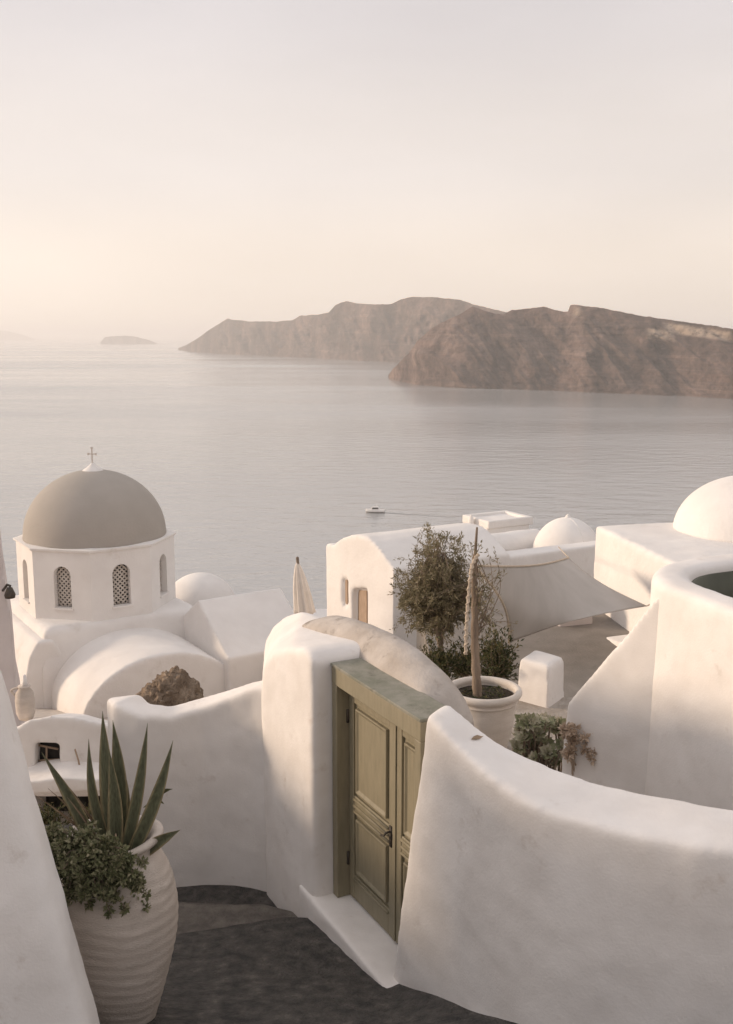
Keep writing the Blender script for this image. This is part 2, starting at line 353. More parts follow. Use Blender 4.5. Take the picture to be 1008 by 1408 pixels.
far_w = [(245, 481), (270, 484.5), (330, 488), (420, 492), (535, 498), (700, 505), (800, 508)]
island('island_ridge', far_top, far_w, 1.0, 'hazy ridge of the farther island behind the headland', 245, 800, 330, 60, 5.3, .9)
island('island', [(138, 471), (144, 463.5), (160, 461.5), (185, 462.5), (200, 466), (216, 472)], [(138, 473), (216, 473)], 1.0, 'small flat islet far out on the hazy sea', 138, 216, 60, 10, 9.1, .3)
island('island', [(-60, 452), (-20, 452), (10, 455), (30, 460), (48, 466)], [(-60, 468), (48, 468)], 1.0, 'low far island fading into haze at the horizon', -60, 48, 60, 10, 12.9, .3)

# hillside under the village, falling away to the sea
def hill_z(x, y):
    z = -5.6 - max(0, y - 8) * .26 - max(0, y - 40) * .75
    if y < 8: z = -5.6 + (8 - y) * .35
    return z - .04 * x * (1 if x < 0 else -.5)
V, Fc = [], []
nx, ny = 40, 44
for j in range(ny + 1):
    y = -12 + 160 * (j / ny) ** 1.4
    for i in range(nx + 1):
        x = -60 + 120 * i / nx
        z = max(SEA - 1, hill_z(x, y)) + noise.fractal(Vector((x * .1, y * .1, 3)), .9, 2, 4) * .35
        V.append((x, y, z))
for j in range(ny):
    for i in range(nx):
        a = j * (nx + 1) + i; Fc.append((a, a + 1, a + nx + 2, a + nx + 1))
tag(obj('hillside', (V, Fc), 'hill', loc=(0, 20, -9), fix=False), 'pale hillside falling from the village to the sea', kind='structure')

# ------------------------------------------------------------------ path
def zpath(x, y): return -4.17 - (y - 6.1) * (.30 if y < 6.1 else .13) + .25 * max(0, x - .15)
edge1 = [atZ(px, py, -4.28) for px, py in ((150, 1302), (245, 1288), (300, 1276), (345, 1267), (398, 1258), (440, 1262))]
edge2 = [atZ(px, py, -4.42) for px, py in ((150, 1246), (228, 1237), (280, 1240), (325, 1241), (362, 1241), (400, 1250))]
def yedge(e, x):
    return interp([(p.x, p.y) for p in e], x)
def path_sheet(name, y0, y1, zf, mat, label, x0=-3.2, x1=2.2, n=60, mm=50, drop=.2):
    V, Fc = [], []
    for i in range(n + 1):
        x = x0 + (x1 - x0) * i / n
        a, b = y0(x), y1(x)
        for j in range(mm + 1):
            y = a + (b - a) * j / mm + (noise.noise(Vector((x * 9, j, 1))) * .012 if j == mm else 0)
            z = zf(x, y) + noise.fractal(Vector((x * 2.5, y * 2.5, 7)), 1, 2, 4) * .014
            if j == mm: z -= .012
            V.append((x, y, z))
        V.append((x, V[-1][1] + .008, V[-1][2] - drop))
    m = mm + 2
    for i in range(n):
        for j in range(m - 1):
            a = i * m + j; Fc.append((a, a + m, a + m + 1, a + 1))
    return tag(obj(name, (V, Fc), mat, loc=(0, 5, -4), fix=False), label, kind='structure')
path_sheet('path', lambda x: 1.2, lambda x: yedge(edge1, x), lambda x, y: zpath(x, y), 'path', 'dark grey rough cement path running down past the gate')
path_sheet('path_step', lambda x: yedge(edge1, x) - .12, lambda x: yedge(edge2, x), lambda x, y: -4.42, 'tread', 'paler step where the path drops', x1=.2, mm=16)
path_sheet('path_landing', lambda x: yedge(edge2, x) - .12, lambda x: 9.0, lambda x, y: -4.56, 'path', 'dark lower landing of the path against the curved wall', x1=.2, mm=24)

# ------------------------------------------------------------------ gate frame: s along the wall, q into the house
GO = Vector((-.25, 7.0, 0)); GD = Vector((.47, -.883, 0)); GN = Vector((.883, .47, 0))
def G(s, q, z): return GO + GD * s + GN * q + Vector((0, 0, z))
def gpix(px, py, q):
    p = onplane(px, py, G(0, q, 0), GN); r = p - GO
    return r.dot(GD), p.z
gate = thing('gate_wall', G(0, .1, -4.4), 'thick rounded white gate post with arched wall over the green door', 'wall')
# post: rounded left shoulder traced on its middle plane
fr_ = [gpix(px, py, -.15) for px, py in ((360, 955), (361, 930), (366, 910), (378, 897), (400, 892), (438, 905))]
bk_ = [gpix(px, py, .46) for px, py in ((362, 905), (365, 880), (375, 860), (391, 846), (414, 840), (444, 838))]
def psec(q, t, dz=0):
    k = math.sin(min(1, t) * math.pi / 2)
    top = [(a[0] * (1 - t) + b[0] * t, a[1] * (1 - k) + b[1] * k + dz) for a, b in zip(fr_, bk_)]
    top[-1] = (-.17, top[-1][1])
    return [G(fr_[0][0] + .02 * t, q, -4.75)] + [G(a, q, z) for a, z in top] + [G(-.085, q, (top[-1][1] - 2.27) / 2 + .012), G(-.012, q, -2.29), G(-.012, q, -4.75)]
post = obj('post', loft([psec(-.15 + .61 * t, t) for t in (0, .1, .25, .45, .7, 1)] + [psec(.58, 1, -.05)]), 'white', gate)
soft(post, .02, 22, ((.45, .02), (.12, .004)), bev=.05)
arch = [gpix(px, py, .46) for px, py in ((436, 862), (452, 847), (470, 846), (500, 854), (530, 866), (560, 883), (582, 901), (600, 918), (615, 935), (628, 953), (640, 978))]
ap_ = [(p.x, p.y) for p in smooth_curve([(a, z, 0) for a, z in arch], 3)] + [(arch[-1][0] + .10, -2.85), (arch[-1][0] + .12, -3.2)]
secs = []
for a, z in ap_:
    zl = min(-2.30, z - .03)
    secs.append([G(a, .225, -4.6), G(a, .225, zl), G(a, .30, zl + (z - zl) * .62), G(a, .37, z - .01), G(a, .46, z), G(a, .54, z - .05), G(a, .57, -4.6)])
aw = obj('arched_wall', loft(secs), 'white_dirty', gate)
soft(aw, .02, 12, ((.4, .012),), bev=.03)
sill = obj('sill', extr([G(-.25, -.17, -4.8), G(1.35, -.20, -4.8), G(1.55, .5, -4.8), G(-.25, .5, -4.8)], (0, 0, .69)), 'white', gate)
soft(sill, .022, 6, ((.3, .025), (.08, .008)))

# door: frame, two leaves with panels
ZT, ZB = -2.31, -4.105
door = thing('gate_door', G(.75, .1, ZB), 'low olive green panelled double door between white gate post and curving wall', 'door')
def gb(s0, s1, q0, q1, z0, z1): return loft([[G(s0, q0, z), G(s1, q0, z), G(s1, q1, z), G(s0, q1, z)] for z in (z0, z1)])
def bev(o, w=.006, seg=2):
    m = o.modifiers.new('bevel', 'BEVEL'); m.width = w; m.segments = seg; m.limit_method = 'ANGLE'; o.data.polygons.foreach_set('use_smooth', [False] * len(o.data.polygons)); return o
W = 1.24
bev(obj('door_jamb', gb(.0, .075, .0, .24, ZB, ZT - .15), 'paint', door))
bev(obj('door_jamb', gb(W - .075, W, .0, .24, ZB, ZT - .15), 'paint', door))
lin = bev(obj('lintel', gb(-.0, W, -.002, .24, ZT - .15, ZT - .02), 'paint', door))
cap_ = bev(obj('lintel_board', gb(-.004, W + .004, -.010, .26, ZT - .02, ZT + .002), 'lintel_top', lin))
def leaf(s0, s1):
    q = .105
    lf = bev(obj('door_leaf', gb(s0, s1, q + .012, q + .045, ZB + .01, ZT - .15), 'paint', door))
    st = .075; wd = s1 - s0
    for a, b in ((s0, s0 + st), (s1 - st - .01, s1)):
        bev(obj('stile', gb(a, b, q - .008, q + .014, ZB + .01, ZT - .152), 'paint', lf))
    zs = [(ZB + .01, ZB + .19), (-3.39, -3.30), (ZT - .30, ZT - .152)]
    zs = [(ZB + .012, ZB + .20), (-3.42, -3.28), (ZT - .27, ZT - .154)]
    for a, b in zs:
        bev(obj('rail', gb(s0 + st + .001, s1 - st - .011, q - .006, q + .013, a, b), 'paint', lf))
    for a, b in ((zs[0][1], zs[1][0]), (zs[1][1], zs[2][0])):
        m0, m1 = s0 + st + .035, s1 - st - .045
        # raised field with a bevelled moulding round it
        outer = [(m0, a + .03), (m1, a + .03), (m1, b - .03), (m0, b - .03)]; i_ = .03
        inner = [(m0 + i_, a + .03 + i_), (m1 - i_, a + .03 + i_), (m1 - i_, b - .03 - i_), (m0 + i_, b - .03 - i_)]
        secs = [[G(s, q + .013, z) for s, z in outer], [G(s, q - .012, z) for s, z in outer], [G(s, q - .014, z) for s, z in [(x + (.012 if x < (m0 + m1) / 2 else -.012), y + (.012 if y < (a + b) / 2 else -.012)) for x, y in outer]], [G(s, q + .000, z) for s, z in inner]]
        bev(obj('door_panel', loft(secs), 'paint', lf), .003, 1)
    # horizontal mouldings on the middle and bottom rail
    for zc in (-3.305, -3.355, -3.40, ZB + .175):
        obj('moulding', tube([G(s0 + st + .005, q - .010, zc), G(s1 - st - .015, q - .010, zc)], .010, 8), 'paint', lf)
    return lf
l1 = leaf(.078, .758); l2 = leaf(.766, W - .078)
bev(obj('cover_strip', gb(.735, .775, .088, .096, ZB + .02, ZT - .16), 'paint', l1), .003)
h = obj('handle', join(gb(.690, .722, .088, .097, -3.42, -3.27), tube([G(.706, .09, -3.31), G(.706, .055, -3.31), G(.700, .045, -3.33), G(.66, .045, -3.345)], .008), tube([G(.706, .092, -3.385), G(.706, .08, -3.385)], .010)), 'iron', l1)
for zc in (-2.7, -3.8): obj('hinge', tube([G(.079, .088, zc - .05), G(.079, .088, zc + .05)], .011, 8), 'iron', l1)

# ------------------------------------------------------------------ curved wall to the right of the gate
front_px = [(588, 984), (606, 1004), (636, 1034), (664, 1060), (690, 1080), (725, 1103), (770, 1121), (850, 1142), (930, 1157), (1008, 1168)]
back_px = [(617, 964), (640, 984), (664, 1004), (690, 1022), (720, 1037), (780, 1059), (830, 1074), (880, 1086), (940, 1097), (1008, 1109)]
ztop = [-2.17, -2.20, -2.26, -2.30, -2.33, -2.35, -2.37, -2.38, -2.38, -2.38]
fr = [atZ(*p, z) for p, z in zip(front_px, ztop)]; bk = [atZ(*p, z) for p, z in zip(back_px, ztop)]
base_px = [(529, 1338), (556, 1349), (590, 1362), (622, 1376), (655, 1389)]
base = [atZ(px, py, -4.15 + .36 * i / 4) for i, (px, py) in enumerate(base_px)]
for k in range(5, 10):
    f = fr[k]; base.append(Vector((f.x + .02, f.y - .10 + .12 * (k == 5), -3.9)))
for lst, e in ((fr, (1.3, -.22, 0)), (bk, (1.3, -.22, 0)), (base, (1.3, -.22, .2))): lst.append(lst[-1] + Vector(e)); 
fr, bk, base = (smooth_curve(l_, 4) for l_ in (fr, bk, base))
secs = []
for f, b_, s_ in zip(fr, bk, base):
    bb = Vector((b_.x, b_.y, -4.7)) + (b_ - f).normalized() * .06
    secs.append([Vector((s_.x, s_.y, s_.z - .35)), f, b_, bb])
D_ = ((secs[0][1] + secs[0][2]) - (secs[4][1] + secs[4][2])); D_.z = 0; D_.normalize()
mt, mb = (secs[0][1] + secs[0][2]) / 2, (secs[0][0] + secs[0][3]) / 2
secs.insert(0, [mb + (secs[0][0] - mb) * .85 + D_ * .03, mt + (secs[0][1] - mt) * .5 + D_ * .05 + Vector((0, 0, -.05)), mt + (secs[0][2] - mt) * .5 + D_ * .05 + Vector((0, 0, -.05)), mb + (secs[0][3] - mb) * .6 + D_ * .02])
cw = obj('garden_wall', loft(secs), 'white')
soft(cw, .018, 26, ((.55, .03), (.14, .005)), bev=.10)
tag(cw, 'thick curving white wall with broad rounded top right of the green door', 'wall')
# ------------------------------------------------------------------ curved wall left of the gate post
pts = [(-.62, 7.86, -2.74, .15, .17, -4.9), (-.86, 7.99, -2.80, .15, .17, -4.9), (-1.10, 8.06, -2.90, .15, .17, -4.9), (-1.36, 8.08, -3.00, .14, .17, -4.9), (-1.62, 8.02, -3.06, .14, .17, -4.9), (-1.82, 7.98, -3.03, .15, .18, -4.9), (-1.98, 8.03, -2.96, .16, .19, -4.9), (-2.05, 8.16, -2.98, .14, .17, -4.9), (-2.06, 8.34, -3.12, .13, .16, -4.9)]
lw = obj('garden_wall', wall_ribbon(pts, 'white', ''), 'white'); soft(lw, .022, 14, ((.5, .03), (.14, .005)), bev=.08)
tag(lw, 'low curved white wall running behind the clay urn to the gate post', 'wall')
# ------------------------------------------------------------------ battered wall at the near left edge
e0, e1 = atY(-12, 940, 4.75), atY(120, 1408, 4.45)
dv = (e1 - e0) / (e0.z - e1.z)
pb = e1 + dv * 1.1; pt = e0 - dv * .05
q = [pt, pb, Vector((-4.4, pb.y - .2, pb.z)), Vector((-4.4, pt.y - .2, pt.z + .2))]
nw = obj('stair_wall', extr(q, (-.10, .42, 0)), 'white'); soft(nw, .025, 20, ((.6, .03), (.15, .005)), bev=.10)
tag(nw, 'plain white sloping wall end in front of the clay urn', 'wall')

nh = obj('unseen_shade_house', join(box((-4.75, 5.35, -6), 3.6, 1.9, 4.55, .06), extr([Vector((-3.45, 4.6, -6)), Vector((-7.5, 4.6, -6)), Vector((-7.5, 10.2, -6)), Vector((-3.75, 10.0, -6))], (0, 0, 3.30))), 'white'); soft(nh, .06, 6, ((.6, .05),), bev=.12)  # added out of view to cast shade on the door and curving wall
tag(nh, 'unseen plain white house added on the left to shade the gate and curving wall', 'house')
# ------------------------------------------------------------------ garden floor and terraces behind the gate
tag(obj('garden_floor', box((2.4, 9.0, -4.7), 4.6, 4.6, .55), 'soilground', smooth=False), 'dusty garden floor behind the curving wall', kind='structure')
tag(obj('terrace_floor', box((3.4, 14.9, -6.2), 4.9, 7.4, 1.45), 'terrace', smooth=False), 'grey cement terrace below the shade sail', kind='structure')
tag(obj('lower_terrace', box((-1.15, 26, -9.6), 1.5, 4.0, 1.95), 'white_far', smooth=False), 'pale lower terrace behind the gate post', kind='structure')

# ------------------------------------------------------------------ pool terrace on the right with slanting buttress
def offset_in(pts, d):
    out = []
    for i, p in enumerate(pts):
        t = (pts[min(i + 1, len(pts) - 1)] - pts[max(i - 1, 0)]).normalized(); out.append(p + Vector((t.y, -t.x, 0)) * d)
    return out
tower = thing('pool_terrace', (3.4, 7.8, -4.5), 'white raised terrace with rounded coping round a dark green basin', 'terrace')
oc = smooth_curve([(3.35, 5.0, 0), (2.95, 5.9, 0), (2.60, 6.85, 0), (2.40, 7.40, 0), (2.29, 7.78, 0), (2.36, 8.18, 0), (2.60, 8.52, 0), (2.95, 8.74, 0), (3.6, 8.95, 0), (5.2, 9.3, 0)], 4)
ic = offset_in(oc, .30)
secs = []
for o_, i_ in zip(oc, ic):
    bo = o_ + (o_ - i_) * .22
    secs.append([Vector((bo.x, bo.y, -4.6)), Vector((o_.x, o_.y, -1.90)), Vector((i_.x, i_.y, -1.90)), Vector((i_.x, i_.y, -2.75))])
fl = [Vector((p.x, p.y, -2.75)) for p in ic]
V, Fc = loft(secs, close_ends=True)
k = len(V); V += [p.copy() for p in fl] + [p + Vector((0, 0, -1.85)) for p in fl]; n_ = len(fl)
soft(obj('wall', loft(secs), 'white', tower), .026, 16, ((.6, .025), (.15, .005)), bev=.06)
obj('basin_floor', extr([Vector((p.x, p.y, -2.30)) for p in offset_in(oc, .27)] + [Vector((5.2, 5.0, -2.30))], (0, 0, -.3)), 'pool', tower, smooth=False)
obj('basin_lining', loft([[Vector((p.x, p.y, -2.5)), Vector((p.x, p.y, -1.985)), Vector((r.x, r.y, -1.985)), Vector((r.x, r.y, -2.5))] for p, r in zip(offset_in(oc, .322), offset_in(oc, .29))]), 'pool', tower)
C0 = Vector((2.36, 7.70, 0))
tri = [Vector((2.42, 7.62, -1.99)), atY(905, 818, 7.74), atY(860, 870, 7.92), atY(818, 920, 8.10), atY(776, 969, 8.26), atY(772, 1006, 8.27), Vector((1.64, 8.25, -4.6)), Vector((2.5, 7.5, -4.6))]
soft(obj('buttress', extr(tri, (.42, .22, -.03)), 'white', tower), .028, 10, ((.6, .04),))

# ------------------------------------------------------------------ clay urn with agave
UX = Vector((-1.45, 5.42, -3.99))
urn = thing('clay_urn', UX, 'big ribbed pale clay urn planted with an agave by the sloping wall', 'urn')
prof = [(.0, 0), (.19, 0), (.205, .03), (.235, .12), (.275, .24), (.312, .38), (.338, .52), (.352, .66), (.350, .78), (.328, .90), (.292, .99), (.258, 1.05), (.235, 1.09), (.228, 1.115), (.245, 1.135), (.272, 1.15), (.280, 1.165), (.276, 1.18), (.255, 1.187), (.232, 1.18), (.215, 1.16), (.20, 1.10), (.205, 1.02), (0, 1.02)]
pc = smooth_curve([(r, z, 0) for r, z in prof[2:14]], 10)
secs = []; n_ = 96
full = [(0.001, 0), (.19, 0)] + [(p.x, p.y) for p in pc] + prof[14:-1] + [(.001, 1.02)]
for r, z in full:
    ring = []
    for k in range(n_):
        a = 2 * math.pi * k / n_
        tilt = z + .05 * math.cos(a - .6)
        rip = .002 * math.sin(tilt * 95 + 1.5 * noise.noise(Vector((math.cos(a) * 1.5, math.sin(a) * 1.5, z * 4)))) * (1 if .1 < z < 1.0 else 0) * (.5 + .5 * noise.noise(Vector((math.cos(a) * 2, z * 6, math.sin(a) * 2 + 5))) + .4)
        low = .010 * noise.noise(Vector((math.cos(a) * 1.3, math.sin(a) * 1.3, z * 3 + 9)))
        rr = max(.001, r * .97 + (rip + low if r > .19 else 0))
        ring.append(UX + Vector((math.cos(a) * rr + z * .01, math.sin(a) * rr, z + .012 * math.cos(a * 2) * (z > 1.1))))
    secs.append(ring)
obj('body', loft(secs), 'clay', urn)
obj('soil', lathe(UX + Vector((.01, 0, 1.0)), [(.001, .0), (.21, .0), (.212, .06), (.1, .085), (.001, .09)], 24), 'soil', urn)
agave = thing('agave_plant', UX + Vector((.01, 0, 1.08)), 'spiky grey green agave growing out of the clay urn', 'agave')
def blade(base, tip, width, bend, parent, mat='agave', name='leaf', n=14, flat=.35):
    base, tip = Vector(base), Vector(tip); L_ = (tip - base).length
    ax = (tip - base).normalized(); side = ax.cross(Vector((0, -1, .25))).normalized(); nrm = side.cross(ax).normalized()
    secs = []; edge = []; cols = 9
    for i in range(n + 1):
        t = i / n
        c = base.lerp(tip, t) + Vector(bend) * math.sin(math.pi * t) * L_
        wd = width * (.62 + .9 * t - 1.0 * t * t * 1.0) * (1 - t ** 3.2) * 1.05 if t < 1 else .0008
        wd = max(.0008, wd)
        row = []
        for k in range(cols):
            f = -1 + 2 * k / (cols - 1)
            row.append(c + side * (wd * f) + nrm * (wd * flat * (f * f) - .3 * wd) + Vector((0, 0, .002 * noise.noise(Vector((t * 9, f * 3, L_ * 20))))))
        back = [p - nrm * (.012 * (1 - t) + .0015) * (1 - abs(-1 + 2 * k / (cols - 1)) ** 2 * .9) for k, p in enumerate(row)]
        secs.append(row + back[::-1]); edge += [abs(-1 + 2 * k / (cols - 1)) for k in range(cols)] * 2
    g = loft(secs)
    o = obj(name, g, mat, parent)
    if mat == 'agave':
        at = o.data.attributes.new('edge', 'FLOAT', 'POINT'); at.data.foreach_set('value', edge)
    return o
ab = UX + Vector((.02, 0, 1.03))
for (tx, ty, dy, wd, bx, by) in ((141, 978, .05, .036, -.01, .02), (155, 990, .12, .038, .03, .02), (150, 1030, -.10, .034, .03, -.02), (122, 1016, .02, .024, -.05, 0), (203, 994, -.02, .027, .02, 0), (238, 1018, -.04, .030, .03, -.01), (57, 1034, -.08, .030, .03, 0), (248, 1141, -.12, .030, .02, .04), (128, 1078, .15, .024, -.06, .03), (165, 1040, .15, .026, .05, .03)):
    tip = atY(tx, ty, 5.42 + dy)
    st = ab + Vector(((tx - 165) * .0009, dy * .4, .0))
    blade(st, tip, wd * 1.6, (bx, 0, by), agave)
for (tx, ty, dy) in ((46, 1092, -.05), (66, 1084, 0), (92, 1096, -.1), (88, 1074, .05)):
    blade(ab + Vector((-.03, dy * .4, .01)), atY(tx, ty, 5.42 + dy), .010, (0, 0, .05), agave, 'agave_dry', 'dry_leaf', flat=.8)
obj('dry_sheath', tube([ab + Vector((.015, -.09, .02)), ab + Vector((.02, -.10, .10)), ab + Vector((.02, -.09, .2))], [.018, .016, .004], 8), 'agave_dry', agave)
# leaf clouds
rng = random.Random(7)
def leaves(points, size, aspect=.35, jitter=.4, down=0.0, fold=True):
    """points: (pos, direction or None); rhombic leaves folded along the midrib"""
    V, Fc = [], []
    for p, d in points:
        if d is None: d = Vector((rng.gauss(0, 1), rng.gauss(0, 1), rng.gauss(0, 1) - down))
        d = (Vector(d) + Vector((rng.gauss(0, jitter), rng.gauss(0, jitter), rng.gauss(0, jitter)))).normalized()
        s = d.cross(Vector((rng.gauss(0, 1), rng.gauss(0, 1), rng.gauss(0, 1)))).normalized(); n = s.cross(d)
        l = size * rng.uniform(.65, 1.3); w_ = l * aspect * .5
        k = len(V)
        V += [p, p + d * l * .5 + s * w_ + n * w_ * .4, p + d * l, p + d * l * .5 - s * w_ + n * w_ * .4]
        Fc += [(k, k + 1, k + 2), (k, k + 2, k + 3)]
    return V, Fc
def rand_in(c, r):
    while True:
        v = Vector((rng.uniform(-1, 1), rng.uniform(-1, 1), rng.uniform(-1, 1)))
        if v.length < 1: return Vector(c) + Vector((v.x * r[0], v.y * r[1], v.z * r[2]))
trail = thing('trailing_plant', UX + Vector((-.15, -.25, .95)), 'leafy green succulent spilling over the rim of the clay urn', 'plant')
pts = []; stems = []
clumps = [(atY(px, py, 5.42 - .24 + dy), r) for px, py, dy, r in ((120, 1150, .05, .075), (95, 1160, .0, .07), (75, 1145, .05, .06), (130, 1180, -.10, .075), (105, 1195, -.10, .085), (150, 1195, -.12, .07), (178, 1205, -.11, .055), (85, 1185, -.06, .07), (120, 1220, -.13, .06), (150, 1225, -.13, .05), (170, 1180, -.10, .05), (190, 1215, -.10, .035), (100, 1228, -.1, .05), (70, 1175, 0, .06), (145, 1165, -.06, .06))]
rim = UX + Vector((-.1, -.12, 1.08))
for c, r in clumps:
    for k in range(9):
        tip = rand_in(c, (r, r, r)); mid = rim.lerp(tip, .5) + Vector((0, -.03, .07)); stems.append(tube(smooth_curve([rim + Vector((rng.uniform(-.06, .1), rng.uniform(-.04, .04), 0)), mid, tip], 4), .0035, 5))
        for j in range(22):      # small rosettes at stem ends
            d = Vector((rng.gauss(0, 1), rng.gauss(-.5, 1), rng.gauss(.2, 1))).normalized(); pts.append((tip + d * rng.uniform(0, .016), d))
    for k in range(int(150 * r / .06)): pts.append((rand_in(c, (r, r, r)), None))
for k in range(26):
    st = rim + Vector((rng.uniform(-.12, .12), rng.uniform(-.14, -.02), .02)); en = atY(rng.uniform(62, 198), rng.uniform(1150, 1258), 5.42 - .36 + rng.uniform(0, .12))
    cv = smooth_curve([st, st.lerp(en, .5) + Vector((0, -.04, .07)), en, en + Vector((rng.gauss(0, .02), 0, -.03))], 6); stems.append(tube(cv, .003, 5))
    for p in cv[4:]:
        for _ in range(5): d = Vector((rng.gauss(0, 1), rng.gauss(-.3, 1), rng.gauss(0, 1))).normalized(); pts.append((p + d * .004, d))
obj('stems', join(*stems), 'bark', trail); tag(obj('foliage', leaves(pts, .030, .55), 'trail', trail, smooth=False, fix=False), kind='stuff')
sprig = thing('sprig', atY(213, 1128, 5.5), 'thin sprig with a few curled leaves beside the agave', 'sprig')
obj('stem', tube(smooth_curve([atY(196, 1150, 5.5), atY(210, 1120, 5.48), atY(216, 1098, 5.47), atY(226, 1086, 5.47)], 5), .0022, 6), 'bark', sprig)
for px, py, qx, qy in ((212, 1106, 202, 1109), (216, 1098, 222, 1090), (219, 1094, 231, 1088), (215, 1101, 222, 1104), (213, 1104, 206, 1112)):
    a, b_ = atY(px, py, 5.47), atY(qx, qy, 5.44); blade(a, a + (b_ - a) * 1.5, .013, (0, 0, .1), sprig, 'trail', 'leaf', 6, .5)

# ------------------------------------------------------------------ potted tree and pole in the garden
PX = Vector((1.19, 9.85, -4.15)); Hp = .62
pot = thing('plant_pot', PX, 'large whitewashed pot with thick rolled rim behind the curving wall', 'pot')
prof = smooth_curve([(.001, 0, 0), (.22, 0, 0), (.25, .05, 0), (.29, .2, 0), (.315, .36, 0), (.32, .46, 0), (.325, .50, 0), (.345, .515, 0), (.335, .53, 0), (.34, .55, 0), (.372, .57, 0), (.385, .60, 0), (.37, .632, 0), (.335, .635, 0), (.312, .60, 0), (.305, .52, 0), (.001, .50, 0)], 3)
obj('body', lathe(PX, [(max(.001, p.x), p.y) for p in prof], 56), 'potwhite', pot)
obj('soil', lathe(PX + Vector((0, 0, .50)), [(.001, 0), (.309, 0), (.309, .055), (.2, .07), (.001, .075)], 32), 'soil', pot)
obj('soil_litter', leaves([(PX + Vector((rng.uniform(-.2, .2), rng.uniform(-.2, .2), .575)), Vector((rng.gauss(0, 1), rng.gauss(0, 1), .2))) for _ in range(260)], .035, .4), 'shrub', pot, smooth=False, fix=False)['kind'] = 'stuff'
ty = 9.80
young = thing('young_tree', atY(656, 953, ty), 'slender young tree stem standing in the whitewashed pot', 'tree')
obj('trunk', tube(smooth_curve([atY(657, 962, ty), atY(655, 930, ty), atY(653, 880, ty), atY(653, 830, ty), atY(652, 790, ty), atY(654, 755, ty), atY(656, 725, ty)], 5), [.052 + .005 * math.sin(i * 2.3) - .0012 * i for i in range(25)] + [.015 - .001 * i for i in range(6)], 12), 'bark', young)
def twigs(parent, roots, targets, leaf_n, size, mat, seed, bark='bark', trunk=None, asp=.26, rad=.006):
    global rng
    rng = random.Random(seed); geo = [] if trunk is None else [trunk]; pts = []
    for tgt in targets:
        r0 = rng.choice(roots) if not isinstance(roots, Vector) else roots
        d = tgt - r0; mid = r0 + d * .5 + Vector((rng.gauss(0, .1), rng.gauss(0, .1), rng.gauss(.03, .06))) * d.length * .9
        c = smooth_curve([r0, mid, tgt], 6); geo.append(tube(c, [rad * (1 - .85 * i / (len(c) - 1)) for i in range(len(c))], 5))
        for k in range(leaf_n):
            t = 1 - rng.random() ** 1.4 * .75; i = min(len(c) - 2, int(t * (len(c) - 1))); p = c[i].lerp(c[i + 1], rng.random())
            dd = (c[i + 1] - c[i]).normalized(); pts.append((p + Vector((rng.gauss(0, .014), rng.gauss(0, .014), rng.gauss(0, .014))), dd))
    return join(*geo), leaves(pts, size, asp, .75)
rng = random.Random(11)
tg = [atY(rng.gauss(672, 12), rng.uniform(786, 872), ty + rng.gauss(0, .1)) for _ in range(34)] + [atY(rng.gauss(655, 10), rng.uniform(740, 800), ty + rng.gauss(0, .08)) for _ in range(10)]
rts = [atY(653, y, ty) for y in (760, 790, 815, 840, 865, 880)]
b_, l_ = twigs(young, rts, tg, 16, .045, 'olive', 3)
obj('branches', b_, 'bark', young); obj('crown', l_, 'olive', young, smooth=False, fix=False)['kind'] = 'stuff'
# coarse pale rope bound round the stem, carrying the sail corner
rp = thing('rope', atY(641, 898, ty - .1), 'thick pale rope bound down the slender stem from the sail corner', 'rope')
c = smooth_curve([atY(640, 900, ty - .09), atY(641, 870, ty - .09), atY(643, 835, ty - .08), atY(646, 800, ty - .07), atY(650, 775, ty - .06), atY(658, 762, ty - .02)], 8)
obj('strand', tube(c, [.015 + .005 * math.sin(i * 2.1) for i in range(len(c))], 10), 'rope', rp)
hel = []
for i in range(160):
    t = i / 159 * (len(c) - 1); k = min(len(c) - 2, int(t)); p = c[k].lerp(c[k + 1], t - k); a = i * .62 + .8 * math.sin(i * .17)
    hel.append(p + Vector((math.cos(a) * .017, math.sin(a) * .017, 0)))
obj('binding', tube(hel, [.007 + .003 * math.sin(i * .9) * math.sin(i * .23) for i in range(len(hel))], 6), 'rope', rp)

# ------------------------------------------------------------------ olive tree and dark shrubs
OY = 12.4
ol = thing('olive_tree', atY(612, 935, OY), 'bushy grey brown olive tree behind the white pot', 'tree')
tb = [atY(616, 945, OY), atY(612, 920, OY), atY(606, 890, OY), atY(602, 865, OY), atY(604, 840, OY), atY(600, 800, OY)]
tr = tube(smooth_curve(tb, 5), [.05 - .0014 * i for i in range(26)], 10)
lim = [tr]; roots = []
rng = random.Random(5)
for px, py in ((560, 830), (575, 790), (590, 760), (610, 760), (630, 790), (640, 830), (600, 740), (585, 850), (625, 850), (615, 810), (570, 810), (650, 800)):
    st = atY(rng.uniform(602, 608), rng.uniform(850, 890), OY); en = atY(px, py, OY + rng.uniform(-.4, .4))
    cc = smooth_curve([st, st.lerp(en, .5) + Vector((rng.gauss(0, .04), rng.gauss(0, .05), .03)), en], 6); lim.append(tube(cc, [.02 - .0012 * i for i in range(len(cc))], 6)); roots += cc[3:]
tg = []
for px, py, sx, sy, n in ((600, 822, 34, 32, 230), (570, 815, 20, 28, 100), (632, 815, 18, 30, 110), (600, 862, 28, 13, 60), (605, 780, 30, 12, 60), (585, 752, 13, 14, 22), (605, 738, 13, 12, 14), (632, 752, 9, 16, 14), (590, 727, 6, 9, 7), (555, 838, 6, 22, 14), (545, 800, 4, 12, 5)):
    for _ in range(n): tg.append(atY(rng.gauss(px, sx * .62), rng.gauss(py, sy * .62), OY + rng.gauss(0, .26)))
b_, l_ = twigs(ol, roots, tg, 42, .052, 'olive', 21, rad=.0055)
